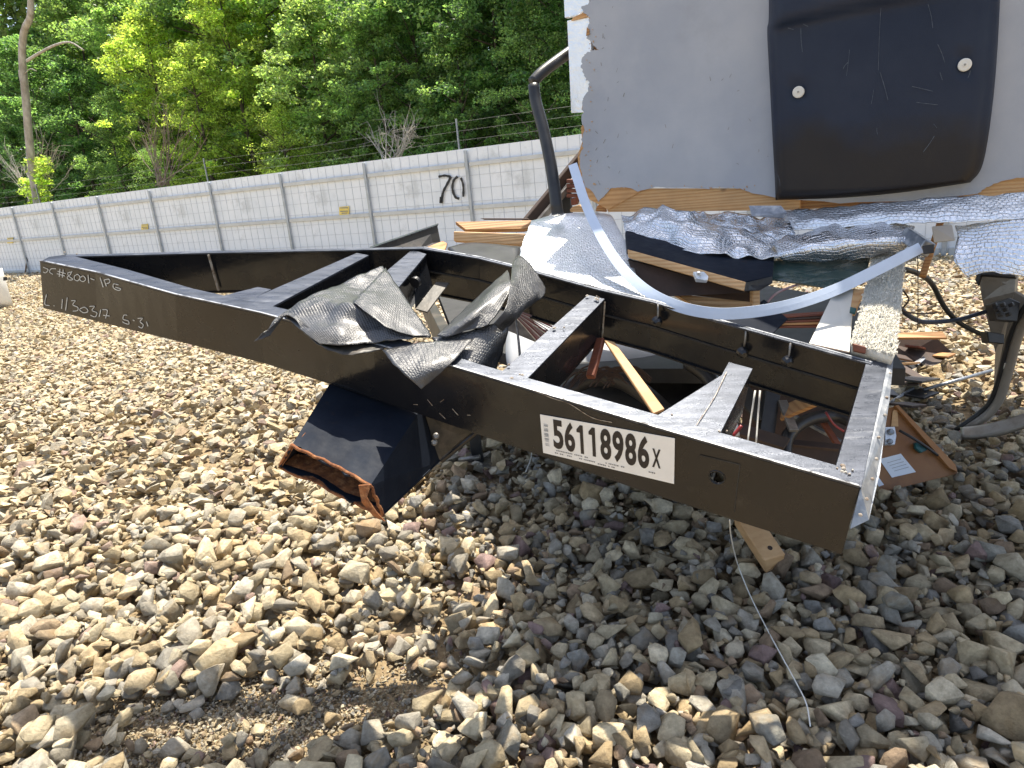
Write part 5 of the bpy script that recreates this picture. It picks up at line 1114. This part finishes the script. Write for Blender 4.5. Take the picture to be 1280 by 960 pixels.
patch('shell', [PZ([(636, 400, 3.5), (632, 440, 3.3), (640, 478, 3.2), (660, 520, 3.2)]), PZ([(700, 392, 3.4), (700, 425, 3.15), (704, 470, 3.05), (715, 520, 3.1)]), PZ([(780, 398, 3.35), (780, 425, 3.05), (784, 462, 2.95), (790, 510, 3.0)]),
                PZ([(845, 420, 3.35), (850, 440, 3.05), (850, 468, 2.98), (850, 505, 3.05)]), PZ([(885, 440, 3.5), (892, 458, 3.35), (888, 476, 3.3), (880, 505, 3.3)])], 'tank_grey', tank, 7, .01)
t = thing('corrugated_hose', 'thick black hose arching under the frame behind the thin pine lath', 'hose', W(760, 500, 2.7))
bm = bmesh.new(); hp = crom(PZ([(680, 520, 2.7), (705, 492, 2.7), (735, 474, 2.72), (770, 473, 2.72), (805, 492, 2.7), (835, 520, 2.66), (860, 560, 2.6)]), 12)
tube(bm, hp, .036, 12, 1); frombm('hose', bm, 'cable_black', t, smooth=True)
tag(tube_obj('black_hose', PZ([(860, 452, 2.6), (885, 470, 2.55), (900, 500, 2.5), (890, 540, 2.5)]), .03, 'blackplastic', None, 10, 4), 'black hose hanging behind the gusset on the right', 'hose')
tag(tube_obj('black_hose', PZ([(980, 580, 2.3), (985, 545, 2.35), (1010, 525, 2.4), (1045, 520, 2.4), (1070, 530, 2.35)]), .022, 'blackplastic', None, 10, 4), 'black hose curling inside the rightmost bay of the frame', 'hose')
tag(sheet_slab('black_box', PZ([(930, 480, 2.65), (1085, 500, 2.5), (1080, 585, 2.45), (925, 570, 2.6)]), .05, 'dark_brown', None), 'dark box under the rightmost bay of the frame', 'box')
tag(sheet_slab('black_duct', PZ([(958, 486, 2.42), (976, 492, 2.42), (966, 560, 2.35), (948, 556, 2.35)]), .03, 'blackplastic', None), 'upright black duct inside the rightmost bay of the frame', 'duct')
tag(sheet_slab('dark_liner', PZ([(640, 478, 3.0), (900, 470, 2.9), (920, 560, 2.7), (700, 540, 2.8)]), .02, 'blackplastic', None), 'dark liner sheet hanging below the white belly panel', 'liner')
rdb = random.Random(11)
DBL = ['broken dark panel lowest in the right bay', 'torn brown ply corner in the right bay', 'grey metal bracket in the right bay', 'dark slat crossing the right bay', 'brown lath by the end beam', 'grey strip under the right gusset', 'dark ply piece near the two cords', 'thin pale strip deep in the right bay']
for k, (x, y, a, l, wd2, m_) in enumerate(((950, 545, .3, 70, .06, 'dark_brown'), (1005, 505, -.4, 60, .08, 'pine_old'), (985, 520, 1.2, 40, .03, 'tarnish'), (1000, 555, .1, 110, .03, 'dark_brown'), (1040, 545, 1.0, 60, .02, 'red_wood'), (900, 515, 1.3, 50, .03, 'tarnish'), (940, 505, .9, 50, .07, 'black_dusty'), (1020, 535, .5, 80, .012, 'galvanised'))):
    z = 2.32+.02*k; dx, dy = math.cos(a)*l/2, math.sin(a)*l/2
    tag(box_obj('debris_piece', W(x-dx, y-dy, z+.05), W(x+dx, y+dy, z-.05), wd2, .012, m_, None, NW, .001), DBL[k], 'debris', 'debris inside the right bay of the frame')
tag(tube_obj('pale_hose', PZ([(920, 500, 2.3), (914, 520, 2.3), (918, 545, 2.3)]), .018, 'white_panel', None, 10, 3), 'short pale hose beside the right gusset', 'hose')
tag(tube_obj('red_wire', PZ([(1032, 515, 2.05), (1042, 530, 2.05), (1056, 540, 2.05)]), .0035, 'wire_red', None, 6, 3), 'red wire by the right end of the rear rail', 'wire')
tag(tube_obj('red_wire', PZ([(916, 545, 1.95), (922, 538, 1.95), (927, 532, 1.95)]), .005, 'wire_red', None, 6, 3), 'red wire end in the bay right of the gusset', 'wire')
for k, (x0, x1) in enumerate(((944, 934), (950, 945))): tag(tube_obj('white_cord', PZ([(x0, 488, 2.1), ((x0+x1)/2, 520, 2.1), (x1, 556, 2.08)]), .0028, 'string_white', None, 5, 3), ['left one of two white cords hanging in the right bay', 'right one of two white cords hanging in the right bay'][k], 'cord')
t = thing('wire_bundle', 'fanned bundle of pink and red wires beside the torn black sheet', 'wires', W(650, 400, 2.4))
for k in range(16):
    a = k/15; tube_obj('wire', PZ([(634+4*a, 384+6*a, 2.35), (655+8*(1-a), 394+14*a, 2.4), (705-25*a+random.uniform(-4, 4), 412+30*a, 2.45)]), .0022, ['wire_pink', 'wire_pink', 'wire_red', 'string_white'][k % 4], t, 5, 3)
tag(sheet_slab('plywood_scrap', PZ([(640, 398, 2.6), (700, 418, 2.6), (690, 436, 2.6), (632, 412, 2.6)]), .012, 'tarnish', None), 'grey brown scrap behind the fan of pink wires', 'scrap')
tag(tube_obj('thin_rod', PZ([(645, 400, 2.3), (648, 425, 2.2), (650, 446, 2.1)]), .004, 'tarnish', None, 6, 2), 'thin pale rod below the pink wires', 'rod')
tag(box_obj('red_brown_stake', W(751, 424, 2.2), W(738, 472, 2.12), .026, .02, 'red_wood', None, wn), 'red brown grooved stake under the rear rail beside the pine lath', 'stake')
tag(sheet_slab('pine_lath', PZ([(755, 424, 2.18), (768, 427, 2.18), (831, 511, 1.98), (817, 517, 1.97)]), .010, 'pine_plain', None, .002), 'thin pine lath slanting through the frame above the sticker', 'lath')
t = thing('wire_tangle', 'tangle of copper coloured wires behind the red brown stake', 'wires', W(720, 470, 2.5))
bm = bmesh.new()
for k in range(18):
    x = 700+random.uniform(0, 60); tube(bm, PZ([(x, 480+random.uniform(-6, 6), 2.6), (x+15, 464+random.uniform(-4, 4), 2.6), (x+35, 462+random.uniform(-4, 6), 2.6), (x+55, 474+random.uniform(-4, 8), 2.6)]), .003, 4, 3)
frombm('wires', bm, 'dark_brown', t, kind='stuff')
# white hull corner at the left edge
t = thing('white_boat', 'white rounded boat bow just entering at the left edge', 'boat', G(-60, 400))
bc = G(17, 384); bm = bmesh.new(); d_ = az_dir(0); s_ = np.array([d_[1], -d_[0], 0])
R_ = []
for i in range(13):
    u = i/12; c_ = bc-s_*(2.2*u); wv_ = .06+.62*min(1, (u*2.2))**.6; hh = .62+.08*u
    R_.append([bm.verts.new(c_+d_*wv_*x+np.array([0, 0, z*hh+.22])) for x, z in ((0, -.35), (-.45, -.1), (-.85, .35), (-1, .75), (-.95, .95), (-.6, 1.02), (0, 1.05), (.6, 1.02), (.95, .95), (1, .75), (.85, .35), (.45, -.1))])
for a, b in zip(R_, R_[1:]):
    for k in range(12): bm.faces.new([a[k], a[(k+1) % 12], b[(k+1) % 12], b[k]])
bm.faces.new(R_[0][::-1]); bm.faces.new(R_[-1]); frombm('hull', bm, 'boat_white', t, True)
bm = bmesh.new(); slab(bm, [onplane(x, y, bc-d_*.66, d_) for x, y in ((4, 346.5), (9, 346), (9, 350.5), (4, 351))], d_*.02); frombm('vent', bm, 'blackplastic', t)
